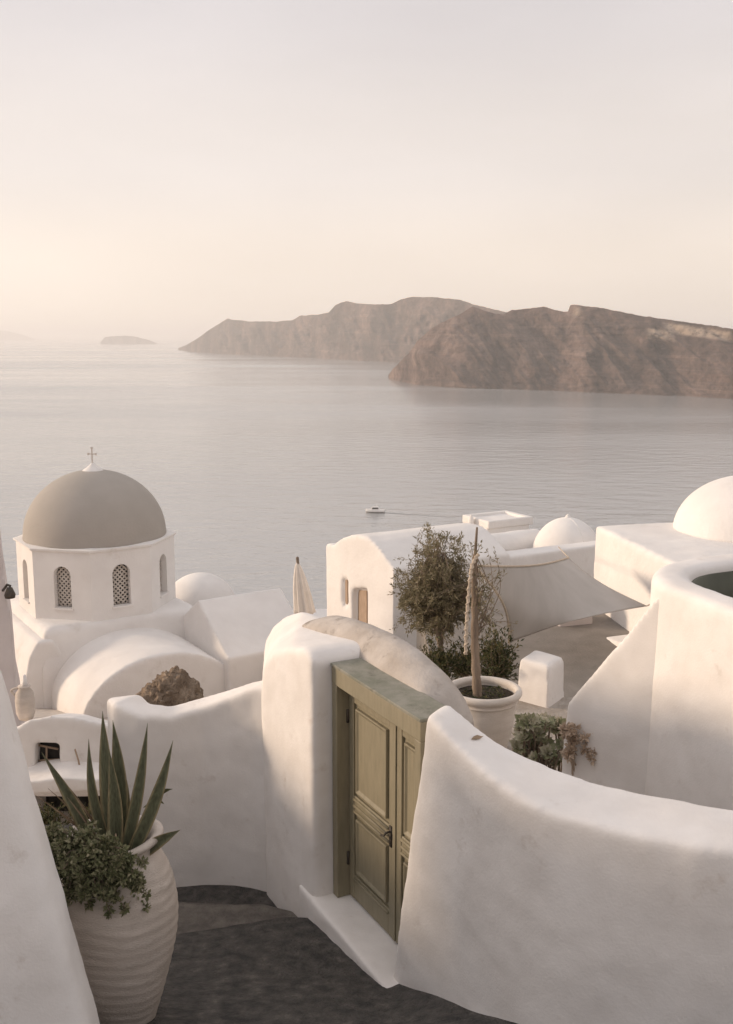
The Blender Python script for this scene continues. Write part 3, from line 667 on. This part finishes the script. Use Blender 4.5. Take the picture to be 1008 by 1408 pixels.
obj('trunk', join(*lim), 'bark', ol); obj('branches', b_, 'bark', ol); tag(obj('crown', l_, 'olive', ol, smooth=False, fix=False), kind='stuff')
def shrub(px, py, Y, spread, n, label, seed, mat='shrub', size=.05):
    global rng
    rng = random.Random(seed); o = thing('shrub', atY(px, py, Y), label, 'shrub')
    r0 = atY(px, py, Y); tg = [atY(px + rng.gauss(0, spread[0] * .5), py - abs(rng.gauss(spread[1] * .55, spread[1] * .3)), Y + rng.gauss(0, .15)) for _ in range(n)]
    b_, l_ = twigs(o, r0, tg, 26, size, mat, seed, asp=.34)
    obj('stems', b_, 'bark', o); obj('foliage', l_, mat, o, smooth=False, fix=False)['kind'] = 'stuff'
shrub(682, 935, 11.6, (30, 62), 150, 'dark green shrub against the right side of the white pot', 31)
shrub(603, 935, 11.9, (24, 46), 110, 'dark green undergrowth round the foot of the olive tree', 32)
shrub(640, 930, 12.2, (26, 40), 90, 'low dark shrub between the olive trunk and the white pot', 33)

shrub(62, 1150, 10.6, (40, 48), 70, 'dark leafy shrub below the lower house ledge behind the urn', 35)
shrub(118, 1150, 10.9, (20, 40), 40, 'small dark plant between the agave and the lower house doorway', 36)
# ------------------------------------------------------------------ succulents and dry flowers
sc = thing('succulent_plant', (1.72, 8.75, -4.15), 'clump of green rosette succulents at the foot of the white buttress', 'plant')
rng = random.Random(44)
def rosette(c, r, up, parent):
    up = Vector(up).normalized(); a0 = up.orthogonal().normalized(); b0 = up.cross(a0); V, Fc = [], []
    for ringi, (n, rr, el) in enumerate(((5, .35, 1.2), (7, .65, .75), (9, 1.0, .35))):
        for k in range(n):
            a = 2 * math.pi * (k + .5 * ringi + rng.uniform(-.1, .1)) / n; o_ = a0 * math.cos(a) + b0 * math.sin(a); d = (o_ * math.cos(el) + up * math.sin(el)).normalized(); s = d.cross(up).normalized(); u2 = s.cross(d)
            L_ = r * rr * rng.uniform(.85, 1.15); w_ = L_ * .30; k0 = len(V)
            V += [c + d * L_ * .1, c + d * L_ * .6 + s * w_ + u2 * w_ * .4, c + d * L_ * .6 - u2 * .1 * w_, c + d * L_ * .6 - s * w_ + u2 * w_ * .4, c + d * L_ + u2 * w_ * .25]
            Fc += [(k0, k0 + 1, k0 + 2), (k0, k0 + 2, k0 + 3), (k0 + 1, k0 + 4, k0 + 2), (k0 + 2, k0 + 4, k0 + 3)]
    return obj('rosette', (V, Fc), 'succ', parent, fix=False)
stm = []
for i in range(74):
    px = rng.uniform(708, 782); py = rng.uniform(1002, 1066) - max(0, 16 - abs(px - 742) * .5); Yy = rng.uniform(8.45, 8.95)
    if py < 1000: py = 1000
    c_ = atY(px, py - 8, Yy); rosette(c_, rng.uniform(.06, .105), (rng.gauss(0, .35), -.45 + rng.gauss(0, .3), .8), sc)
    stm.append(tube([c_, c_ + Vector((rng.gauss(0, .04), .05, -.2)), Vector((c_.x + rng.gauss(0, .03), c_.y + .08, -4.15))], .009, 5))
obj('stems', join(*stm), 'bark', sc)
dr = thing('dry_plant', atY(800, 1075, 8.35), 'pale dried flower heads beside the green succulents', 'plant')
st_, pt_ = [], []
for i in range(26):
    px = rng.uniform(775, 828); py = rng.uniform(1000, 1050); e_ = atY(px, py, rng.uniform(8.05, 8.2)); b0 = atY(800 + rng.gauss(0, 10), 1085, 8.2)
    st_.append(tube(smooth_curve([b0, b0.lerp(e_, .5) + Vector((0, 0, .05)), e_], 4), .004, 5))
    for _ in range(26): d = Vector((rng.gauss(0, 1), rng.gauss(-.3, 1), rng.gauss(.4, 1))).normalized(); pt_.append((e_ + d * rng.uniform(0, .02), d))
obj('stems', join(*st_), 'dry', dr); obj('flower_heads', leaves(pt_, .05, .5), 'dry', dr, smooth=False, fix=False)['kind'] = 'stuff'

# ------------------------------------------------------------------ white stub pillar
pil = obj('garden_pillar', loft([[Vector((2.02, 11.3, 0)) + Vector((a * w_, b * w_ * 1.25, z)) for a, b in ((-1, -.2), (.1, -1), (1, .1), (-.1, 1))] for w_, z in ((.32, -4.8), (.30, -4.4), (.27, -3.72), (.24, -3.66))]), 'white')
soft(pil, .022, 8, ((.3, .02),)); tag(pil, 'short rounded white pillar between the white pot and the terrace', 'pillar')

# ------------------------------------------------------------------ shade sail
sail_c = [atY(652, 778, 10.6), atY(782, 767, 16.2), atY(890, 833, 15.2), atY(700, 884, 12.6)]
N = 28; V, Fc = [], []
for i in range(N + 1):
    u = i / N
    for j in range(N + 1):
        v = j / N
        p = (sail_c[0] * (1 - u) + sail_c[1] * u) * (1 - v) + (sail_c[3] * (1 - u) + sail_c[2] * u) * v
        cen = (sail_c[0] + sail_c[1] + sail_c[2] + sail_c[3]) / 4
        pull = .28 * (4 * u * (1 - u) * (1 - 2 * v) ** 2 * .5 + 4 * v * (1 - v) * (1 - 2 * u) ** 2 * .5)
        p = p.lerp(cen, pull * (1 if True else 0)); p.z -= .12 * (16 * u * (1 - u) * v * (1 - v)) - .0
        V.append(p)
for i in range(N):
    for j in range(N):
        a = i * (N + 1) + j; Fc.append((a, a + 1, a + N + 2, a + N + 1))
sail = thing('shade_sail', Vector((3, 14, -4.75)), 'grey four cornered shade sail stretched over the terrace', 'sail')
cl = obj('cloth', (V, Fc), 'sail', sail, fix=False); m = cl.modifiers.new('thickness', 'SOLIDIFY'); m.thickness = .012
hem = [V[i * (N + 1)] for i in range(N + 1)]; hem2 = [V[j] for j in range(N + 1)]
obj('hem', join(tube([p + Vector((0, 0, .004)) for p in hem], .014, 6), tube([p + Vector((0, 0, .004)) for p in hem2], .016, 6)), 'rope', sail)
for k, (px, py, Y) in enumerate(((652, 772, 9.86), (768, 752, 19.0), (930, 812, 16.4), (704, 918, 11.9))):
    obj('guy_rope', tube([sail_c[k], atY(px, py, Y)], .010, 6), 'rope', sail)

# ------------------------------------------------------------------ houses
HD = Vector((.50, -.866, 0)); HE = Vector((.866, .50, 0))
def facepoly(p0, pix, n): return [onplane(px, py, p0, n) for px, py in pix]
k0 = atY(541, 783, 19.7)
va = thing('vaulted_house', (k0.x, k0.y, -9), 'white barrel vaulted house with sunlit end wall behind the olive tree', 'house')
fp = facepoly(k0, [(447, 748), (453, 747.5), (456, 749.5), (462, 744), (470, 739), (480, 736), (492, 735.5), (502, 738), (512, 745), (522, 756), (531, 769), (538, 779), (541.5, 783)], HE)
zb = -9.0
fp = [Vector((fp[0].x, fp[0].y, zb))] + fp + [Vector((fp[-1].x, fp[-1].y, zb))]
wl = obj('walls', extr(fp, HE * 2.9), 'white_far', va)
def niche(px0, px1, py0, py1, p0, n, depth):
    q = facepoly(p0, [(px0, py1), (px0, py0), (px1, py0), (px1, py1)], n); return extr([v - n * .2 for v in q], n * (depth + .2))
cut(wl, niche(484, 505, 809, 905, k0, HE, .16), niche(470, 478, 795, 834, k0, HE, .10))
soft(wl, .05, 3, ((.8, .04),))
q = facepoly(k0 + HE * .13, [(486, 900), (486, 811), (504, 812), (504, 900)], HE); dd = obj('door', extr(q, HE * .05), 'brownpaint', va, smooth=False)
q = facepoly(k0 + HE * .07, [(471.5, 833), (471.5, 797), (477.5, 797), (477.5, 833)], HE); obj('window_shutter', extr(q, HE * .05), 'brownpaint', va, smooth=False)
# thin parapet line along the far side of the vault
wg = k0 + HE * 2.7
soft(obj('side_wing', extr([wg + Vector((0, 0, -.06)), wg - HD * .5 + Vector((0, 0, -.06)), Vector((wg.x, wg.y, -9)) - HD * .5, Vector((wg.x, wg.y, -9))], HE * 3.6), 'white_far', va), .05, 3, ((.8, .04),))
pa = atY(505, 737, 22.0); pbb = atY(655, 727, 25.2)
par = obj('parapet', extr([pa, pbb, pbb + Vector((0, 0, -1.2)), pa + Vector((0, 0, -1.2))], (.1, .25, 0)), 'white_far', va); soft(par, .05, 3, ())
def rbox(name, cx, cy, Y, wd, dp, top_py, zb, parent, mat='white_far', rot=-1.047, voxel=.05, it=4):
    c = atY(cx, top_py, Y); o = obj(name, box((c.x, c.y, zb), wd, dp, c.z - zb, rot), mat, parent); return soft(o, voxel, it, ((.8, .04),))
hb = thing('block_house', atY(690, 800, 27), 'small white block house with low tawny roof beyond the vaulted house', 'house')
c = atY(684, 716, 27)
rbox('walls', 682, 0, 27, 1.15, 1.4, 712, -9, hb)
for a_, b_, wd_, dp_ in ((0, -.66, .16, 1.2), (0, .66, .16, 1.2), (-.52, 0, 1.45, .14), (.52, 0, 1.45, .14)):
    pc_ = Vector((c.x, c.y, c.z - .08)) + HD * a_ + HE * b_; soft(obj('parapet', box(pc_, wd_, dp_, .22, .524), 'white_far', hb), .03, 3, ())
obj('roof_slab', box((c.x, c.y, c.z - .06), 1.15, .95, .10, .524), 'brownpaint', hb)
obj('corner_pinnacle', lathe(atY(648, 712, 26.6), [(.09, -.5), (.08, -.05), (.03, .06), (.001, .1)], 10), 'white_far', hb)
hb2 = thing('barrel_roof_house', atY(700, 800, 25), 'low white barrel roof tucked beside the small white dome', 'house')
c = atY(702, 752, 24.6)
soft(obj('roof_vault', loft([[c + HD * (math.cos(a) * .42) + HE * s_ + Vector((0, 0, math.sin(a) * .40 - .02)) for a in [math.pi * k / 12 for k in range(13)]] + [] for s_ in (-.75, .85)]), 'white_far', hb2), .04, 3, ((.5, .03),))
soft(obj('walls', box((c.x, c.y, -9), 1.8, .9, c.z + 9.02, .524), 'white_far', hb2), .05, 3, ())
obj('end_wall_door', box(c - HE * .78 + Vector((0, 0, -.25)), .05, .34, .42, .524), 'brownpaint', hb2)
dm = thing('domed_chapel', atY(778, 800, 24), 'small white onion shaped dome with slit window behind the sail', 'dome')
c = atY(779, 766, 24)
dp = [(.84 * math.cos(a), .97 * math.sin(a)) for a in [math.pi / 2 * k / 14 for k in range(14)]] + [(.07, .97), (.05, 1.02), (.001, 1.06)]
dob = obj('dome', lathe(c, [(.001, -4), (.86, -4), (.86, -.02)] + dp, 40), 'white_far', dm)
cut(dob, box(c + Vector((.34, -.92, .02)), .15, .5, .38, 0))
obj('slit_window', box(c + Vector((.34, -.64, .03)), .13, .03, .36, 0), 'dark', dm)
obj('rib', tube([c + Vector((.2 * math.cos(0) * 0 + .84 * math.cos(t) * .36, -.84 * math.cos(t) * .93, .97 * math.sin(t))) for t in [math.pi / 2 * k / 10 for k in range(3, 11)]], .012, 6), 'white_far', dm)
hd = thing('flat_roof_house', (5.5, 16, -8), 'broad white flat roofed house under the rosy dome', 'house')
A = atZ(818, 722, -3.3); Nn = atZ(912, 768, -3.3); Nn = A + (Nn - A) * 1.35
foot = [A, Nn, Nn + Vector((6, .6, 0)), A + Vector((6.5, 1.7, 0))]
soft(obj('walls', extr([Vector((p.x, p.y, -8)) for p in foot], (0, 0, 4.7)), 'white_far', hd), .05, 4, ((.8, .05),))
rd = [A + (Vector((6.5, 1.7, 0))) * f for f in (0, 1)]
c = atY(1030, 742, 17.2)
obj('dome', lathe(Vector((c.x, c.y, -3.45)), [(1.27 * math.cos(a), .1 + 1.0 * math.sin(a)) for a in [math.pi / 2 * k / 18 for k in range(18)]] + [(.001, 1.1)], 56), 'white_far', hd)
# terrace furniture: low wall, bench block, side wall
p1 = atY(688, 893, 15.9); p2 = atY(815, 871, 17.6)
ws = obj('terrace_wall', extr([p1 + Vector((0, 0, .12)), p2 + Vector((0, 0, .12)), Vector((p2.x, p2.y, -5)), Vector((p1.x, p1.y, -5))], (.05, .35, 0)), 'white_far'); soft(ws, .03, 4, ((.5, .02),)); tag(ws, 'low white parapet along the far edge of the terrace', 'wall')
p1 = atY(782, 880, 16.6)
bn = obj('masonry_bench', box((p1.x, p1.y, -4.9), .62, .5, .62, .3), 'pinkish'); soft(bn, .025, 6, ()); tag(bn, 'rosy masonry block bench under the shade sail', 'bench')
p1 = atY(806, 868, 16.4); p2 = atY(880, 893, 14.4)
sw = obj('terrace_wall', extr([p1, p2, Vector((p2.x, p2.y, -5.2)), Vector((p1.x, p1.y, -5.2))], (.5, .2, 0)), 'white_far'); soft(sw, .03, 4, ()); tag(sw, 'bright white side wall where the terrace meets the flat roofed house', 'wall')

# ------------------------------------------------------------------ church
CC = Vector((-8.13, 30.0, 0)); CD = Vector((.545, -.838, 0)); CE = Vector((.838, .545, 0))
def Cp(a, b, z): return CC + CD * a + CE * b + Vector((0, 0, z))
ch = thing('church', Cp(0, 0, -14), 'white domed church with octagonal drum and grey brown dome above the sea', 'church')
Rv = 2.16 / math.cos(math.pi / 8) * .985; zc, zd = -5.93, -7.95
def octo(r, z, ph=math.pi / 8): return [CC + CD * (r * math.cos(ph + k * math.pi / 4)) + CE * (r * math.sin(ph + k * math.pi / 4)) + Vector((0, 0, z)) for k in range(8)]
drum = obj('drum', loft([octo(Rv, zd - .6), octo(Rv, zc)]), 'white_far', ch)
def archcut(ang, wdt, z0, h_, depth, r_in):
    d = CD * math.cos(ang) + CE * math.sin(ang); s = Vector((-d.y, d.x, 0)); prof = [(-wdt / 2, z0), (-wdt / 2, z0 + h_ - wdt / 2)] + [(-wdt / 2 * math.cos(t), z0 + h_ - wdt / 2 + wdt / 2 * math.sin(t)) for t in [math.pi * k / 8 for k in range(1, 8)]] + [(wdt / 2, z0 + h_ - wdt / 2), (wdt / 2, z0)]
    return extr([CC + d * (r_in - depth) + s * x + Vector((0, 0, z)) for x, z in prof], d * (depth + .4)), d, s, prof
apo = Rv * math.cos(math.pi / 8)
cuts = []; infos = []
for k in range(8):
    g, d, s, prof = archcut(k * math.pi / 4, .52, -7.62, 1.22, .26, apo); cuts.append(g); infos.append((d, s, prof))
cut(drum, *cuts); drum.data.polygons.foreach_set('use_smooth', [False] * len(drum.data.polygons))
for k, (d, s, prof) in enumerate(infos):
    if d.y > .45: continue
    wn = obj('window', extr([CC + d * (apo - .25) + s * x * .98 + Vector((0, 0, z)) for x, z in prof], -d * .03), 'dark', ch, smooth=False)
    bars = []; st = .135
    z0, z1 = prof[0][1], prof[0][1] + 1.2
    for sg in (-1, 1):
        for j in range(-4, 14):
            a_ = Vector((-.26, z0 + j * st - (0 if sg > 0 else 0), 0)); pts_ = []
            for x in (-.25, .25):
                z = z0 + j * st + sg * (x + .25) * 1.0 - (0 if sg > 0 else 0) ; pts_.append((x, z))
            (xa, za), (xb, zb_) = pts_
            # clip to the opening
            seg = []
            for t in [i / 12 for i in range(13)]:
                x = xa + (xb - xa) * t; z = za + (zb_ - za) * t; zmax = prof[1][1] + math.sqrt(max(0, .26 ** 2 - x * x))
                if z0 < z < zmax: seg.append(CC + d * (apo - .20) + s * x + Vector((0, 0, z)))
            if len(seg) > 1: bars.append(tube([seg[0], seg[-1]], .027, 5))
    obj('lattice', join(*bars), 'lattice', wn)
    obj('window_sill', extr([CC + d * (apo - .2) + s * x + Vector((0, 0, -7.66)) for x in (-.3, .3)] + [CC + d * (apo + .05) + s * x + Vector((0, 0, -7.66)) for x in (.3, -.3)], (0, 0, .05)), 'white_far', wn, smooth=False)
obj('cornice', loft([octo(Rv + .005, zc - .08), octo(Rv + .07, zc - .03), octo(Rv + .08, zc + .02), octo(2.0, zc + .06)]), 'white_far', ch, smooth=False)
dome = obj('dome', lathe(CC + Vector((0, 0, zc + .03)), [(2.09, -.02), (2.09, .04)] + [(2.08 * math.cos(a), .04 + 1.93 * math.sin(a)) for a in [math.pi / 2 * k / 26 for k in range(1, 26)]] + [(.001, 1.97)], 72), 'dome', ch)
cap_ = obj('dome_cap', lathe(CC + Vector((0, 0, zc + 1.94)), [(.34, 0), (.28, .06), (.16, .14), (.08, .21), (.05, .25), (.001, .26)], 24), 'white_far', ch)
cz = zc + 2.14
cr_ = obj('cross', join(box(CC + Vector((0, 0, cz)), .032, .032, .50, -.25), box(CC + Vector((0, 0, cz + .31)), .24, .030, .032, -.25), *[box(CC + Vector((math.cos(-.25) * x, math.sin(-.25) * x, cz + zz)), .07 if x == 0 else .035, .04, .035 if x == 0 else .07, -.25) for x, zz in ((-.125, .29), (.125, .29), (0, .49))]), 'lattice', ch, smooth=False)
# body: square base, front barrel arm, gabled nave, apse
soft(obj('base', loft([[Cp(a * w_, b * w_, z) for a, b in ((-1, -1), (1, -1), (1, 1), (-1, 1))] for w_, z in ((2.6, -15), (2.45, -9.0), (2.28, -8.02), (2.12, -7.94))]), 'white_far', ch), .08, 5, ((1, .06),))
def vault(w_, zs, rise, n=20): return [(w_ * math.cos(math.pi - math.pi * k / n), zs + rise * math.sin(math.pi * k / n)) for k in range(n + 1)]
vp = [(-2.25, -15)] + vault(2.25, -9.85, 1.6) + [(2.25, -15)]
soft(obj('barrel_vault', loft([[Cp(a, x, z) for x, z in vp] for a in (1.5, 5.1)]), 'white_far', ch), .06, 4, ((1, .05),))
rim_ = [(x * 1.0, z) for x, z in vault(2.29, -9.85, 1.64)] + [(x, z) for x, z in reversed(vault(2.02, -9.85, 1.40))]
gp = [(5.35, -15), (5.35, -8.62), (5.1, -8.50), (3.4, -7.42), (1.7, -8.5), (1.5, -8.6), (1.5, -15)]
soft(obj('gabled_nave', loft([[Cp(a, b, z) for a, z in gp] for b in (1.75, 4.45)]), 'white_far', ch), .055, 3, ((1, .05),))
ap = atY(276, 832, 34)
obj('apse', lathe(Vector((ap.x, ap.y, ap.z)), [(.001, -4), (1.22, -4), (1.22, 0)] + [(1.22 * math.cos(a), 1.12 * math.sin(a)) for a in [math.pi / 2 * k / 14 for k in range(1, 14)]] + [(.001, 1.12)], 48), 'white_far', ch)
bt = [(-.7, -15), (-.62, -9.4), (-.45, -8.6), (-.2, -8.2), (.2, -8.2), (.45, -8.6), (.62, -9.4), (.7, -15)]
soft(obj('corner_pier', loft([[Cp(a, -2.3 + x, z) for x, z in bt] for a in (-2.4, 2.4)]), 'white_far', ch), .06, 5, ((1, .05),))

# folded parasol
um = thing('folded_parasol', atY(415, 880, 23.5), 'folded beige canvas parasol on the terrace beside the church roof', 'parasol')
top = atY(409, 773, 23.5); bot = atY(419, 842, 23.5); secs = []
for i in range(15):
    t = i / 14; c = top.lerp(bot, t); r_ = .02 + .28 * t ** .75 * (1 - .25 * t); secs.append([c + Vector((math.cos(2 * math.pi * k / 36), math.sin(2 * math.pi * k / 36), 0)) * r_ * (1 + .20 * math.sin(9 * 2 * math.pi * k / 36 + t)) for k in range(36)])
obj('canopy', loft(secs), 'canvas', um); obj('pole', tube([top + Vector((0, 0, .12)), Vector((bot.x, bot.y, -7.3))], .035, 8), 'bark', um)
obj('finial', lathe(top + Vector((0, 0, .05)), [(.001, 0), (.035, .02), (.03, .06), (.001, .09)], 10), 'bark', um)

# ------------------------------------------------------------------ left side: tall wall, lower house, jar, rock
lh = thing('tall_house', atY(-60, 1000, 18), 'tall shaded white house wall beside the church', 'house')
pr = [atY(px, py, 18) for px, py in ((-2, 738), (2, 752), (8, 805), (16, 850), (25, 944), (38, 1030))]
poly = [pr[0] + Vector((-9, 0, .3))] + pr + [Vector((pr[-1].x + .1, 18, -13)), Vector((pr[0].x - 9, 18, -13))]
soft(obj('wall', extr(poly, (-1.2, 3.2, 0)), 'pinkish', lh), .06, 5, ((1, .06),))  # darker rosy tone puts the white wall's purplish shade into its colour
wl_ = thing('wall_lamp', atY(12, 822, 17.9), 'small dark lamp bracket on the tall shaded wall', 'lamp')
obj('arm', tube([atY(4, 812, 18.0), atY(10, 804, 17.8), atY(15, 806, 17.8)], .025, 6), 'iron', wl_); obj('shade', lathe(atY(14, 822, 17.8), [(.001, .2), (.05, .19), (.10, .06), (.09, .0), (.001, .02)], 12), 'iron', wl_)
lo = thing('lower_house', atY(90, 1120, 12), 'small white rounded house with dark window below the church', 'house')
pf = [atY(px, py, 12.2) for px, py in ((26, 1000), (40, 990), (70, 984), (100, 986), (140, 996), (175, 1004))]
poly = [Vector((-5.2, 12.2, pf[0].z - .1))] + pf + [Vector((pf[-1].x, 12.2, -8)), Vector((-5.2, 12.2, -8))]
wlo = obj('wall', extr(poly, (-.25, 1.5, -.55)), 'white', lo)
NY = Vector((0, 1, 0)); p0 = Vector((0, 12.2, 0))
cut(wlo, niche(47, 82, 1022, 1066, p0, NY, .3), niche(30, 150, 1096, 1165, p0, NY, 1.2))
soft(wlo, .03, 6, ((.5, .04),))
q = facepoly(Vector((0, 12.42, 0)), [(44, 1070), (44, 1018), (86, 1018), (86, 1070)], NY); wn = obj('window', extr(q, (0, .04, 0)), 'dark', lo, smooth=False)
obj('window_frame', join(*[tube([atY(*a_, 12.36), atY(*b2, 12.36)], .014, 6) for a_, b2 in (((50, 1066), (50, 1024)), ((50, 1024), (80, 1030)), ((64, 1066), (64, 1026)), ((50, 1046), (82, 1044)))]), 'brownpaint', wn)
q = facepoly(Vector((0, 13.2, 0)), [(25, 1170), (25, 1094), (155, 1094), (155, 1170)], NY); obj('doorway_back', extr(q, (0, .04, 0)), 'dark', lo, smooth=False)
lg = obj('ledge', extr([atY(px, py, 11.75) for px, py in ((18, 1093), (22, 1078), (80, 1070), (140, 1072), (142, 1088))], (0, .6, .03)), 'white', lo); soft(lg, .022, 6, ((.3, .02),))
obj('crack_pipe', tube([atY(103, 1030, 12.15), atY(108, 1046, 12.12), atY(110, 1056, 12.12)], .012, 6), 'brownpaint', lo)
jr = thing('clay_jar', atY(36, 988, 12.6), 'worn clay jar standing on the lower house roof edge', 'jar')
jb = atY(36, 988, 12.6)
obj('body', lathe(jb, [(.001, 0), (.09, 0), (.12, .08), (.125, .26), (.11, .36), (.07, .41), (.085, .44), (.08, .45), (.001, .45)], 20), 'clay', jr); obj('stopper', lathe(jb + Vector((.01, 0, .45)), [(.05, -.02), (.03, .06), (.02, .14), (.001, .15)], 10), 'white', jr); obj('handle', tube(smooth_curve([jb + Vector((-.11, 0, .30)), jb + Vector((-.17, 0, .38)), jb + Vector((-.08, 0, .42))], 5), .016, 6), 'clay', jr)
# rock outcrop
bm = bmesh.new(); bmesh.ops.create_icosphere(bm, subdivisions=6, radius=1)
rc = atY(237, 985, 14)
for v in bm.verts:
    n = v.co.normalized(); f = 1 + .16 * noise.fractal(n * 1.6 + Vector((4, 1, 2)), .9, 2.1, 6) + .09 * noise.fractal(n * 6, .8, 2.1, 5)
    c_ = n * f; k = abs(c_.x) ** .8
    v.co = Vector((c_.x * .50, c_.y * .5, c_.z * (.66 if c_.z > 0 else 2.2)))
    v.co.x -= .05 * v.co.z
me = bpy.data.meshes.new('rock'); bm.to_mesh(me); bm.free(); me.polygons.foreach_set('use_smooth', [True] * len(me.polygons)); me.materials.append(M['rock'])
rk = bpy.data.objects.new('rock', me); COL.objects.link(rk); rk.location = rc; tag(rk, 'rough brown rock outcrop showing above the low curved wall', 'rock')

# dry leaf lying on the broad wall top
bpy.context.view_layer.update(); dg = bpy.context.evaluated_depsgraph_get()
hit, loc, nor, *_ = scene.ray_cast(dg, Vector((0, 0, 0)), ray(655, 1016).normalized())
if hit:
    a_ = nor.orthogonal().normalized(); b2 = nor.cross(a_); P_ = lambda u, v, h=.005: loc + a_ * u + b2 * v + nor * h
    tag(obj('dry_leaf', ([P_(-.05, 0), P_(-.02, .012, .012), P_(.015, .014, .016), P_(.04, 0, .012), P_(.015, -.013, .007), P_(-.02, -.012, .006), P_(.07, .004, .004)], [(0, 1, 5), (1, 2, 4, 5), (2, 3, 4), (3, 6, 4)]), 'agave_dry', smooth=False, fix=False), 'small brown dry leaf lying on the broad wall top', 'leaf')
# ------------------------------------------------------------------ boat
bp_ = atZ(516, 705, SEA); bt = thing('motor_boat', bp_, 'small white motor boat out on the open water', 'boat')
secs = []
for i in range(17):
    t = i / 16; x = -5 + 10 * t; hw = 1.5 * (1 - max(0, (t - .45) / .55) ** 2.2) + .02; dk = 1.5 + .6 * t ** 2
    secs.append([bp_ + Vector((-x, a * hw * k, z)) for a, k, z in ((-1, 1, dk), (-1, .85, .25), (0, .2, -.45), (1, .85, .25), (1, 1, dk))])
obj('hull', loft(secs), 'white_far', bt)
cb = obj('cabin', loft([[bp_ + Vector((x, y, z)) for x, y in ((-2.2 + k, -1.0 + k * .2), (1.8 - k * .3, -1.0 + k * .2), (1.8 - k * .3, 1.0 - k * .2), (-2.2 + k, 1.0 - k * .2))] for z, k in ((1.5, 0), (3.2, .8))]), 'white_far', bt, smooth=False)
obj('window_band', loft([[bp_ + Vector((x, y, z)) for x, y in ((-1.95 + k, -1.0), (1.5, -1.0), (1.5, 1.0), (-1.95 + k, 1.0))] for z, k in ((2.1, .1), (2.8, .45))]), 'dark', cb, smooth=False)
obj('mast', tube([bp_ + Vector((.6, 0, 2.4)), bp_ + Vector((.9, 0, 4.6))], .06, 6), 'white_far', bt)
obj('keel_stripe', loft([[p + (p - bp_ - Vector((0, 0, p.z - bp_.z))) * .006 for p in (s[1], s[1] + (s[0] - s[1]) * .25)] + [s[3] + (s[4] - s[3]) * .25, s[3]] for s in secs]), 'iron', bt)

M['wake'] = noisy('wake_water', (.20, .205, .20), (.26, .265, .26), .3, .35, (1.2, .6, .2))
wk = smooth_curve([bp_ + Vector((5, 0, .06)), bp_ + Vector((15, -4, .06)), bp_ + Vector((28, -9, .06)), bp_ + Vector((40, -15, .06))], 8); secs = [(p + Vector((0, -.9 * (1 - .8 * i / len(wk)), 0)), p + Vector((0, .9 * (1 - .8 * i / len(wk)), 0))) for i, p in enumerate(wk)]
V = [q for pr_ in secs for q in pr_]; tag(obj('water_wake', (V, [(2 * i, 2 * i + 1, 2 * i + 3, 2 * i + 2) for i in range(len(secs) - 1)]), 'wake', smooth=False), 'thin dark wake line trailing from the motor boat', kind='structure')
# ------------------------------------------------------------------ hazy air
hz = obj('haze', loft([[Vector((x, y, z)) for x, y in ((-46000, -300), (46000, -300), (46000, 46000), (-46000, 46000))] for z in (SEA - 1.5, 190)]), 'white', smooth=False, loc=(0, 0, SEA))
m = bpy.data.materials.new('haze_air'); m.use_nodes = True; t = m.node_tree; t.nodes.clear()
vo = nn('ShaderNodeVolumePrincipled', t); vo.inputs['Color'].default_value = (.99, .975, .96, 1); vo.inputs['Density'].default_value = 1.35e-4; vo.inputs['Anisotropy'].default_value = .25
om = nn('ShaderNodeOutputMaterial', t); t.links.new(vo.outputs[0], om.inputs['Volume'])
hz.data.materials.clear(); hz.data.materials.append(m); tag(hz, 'warm evening haze over the sea', kind='stuff')
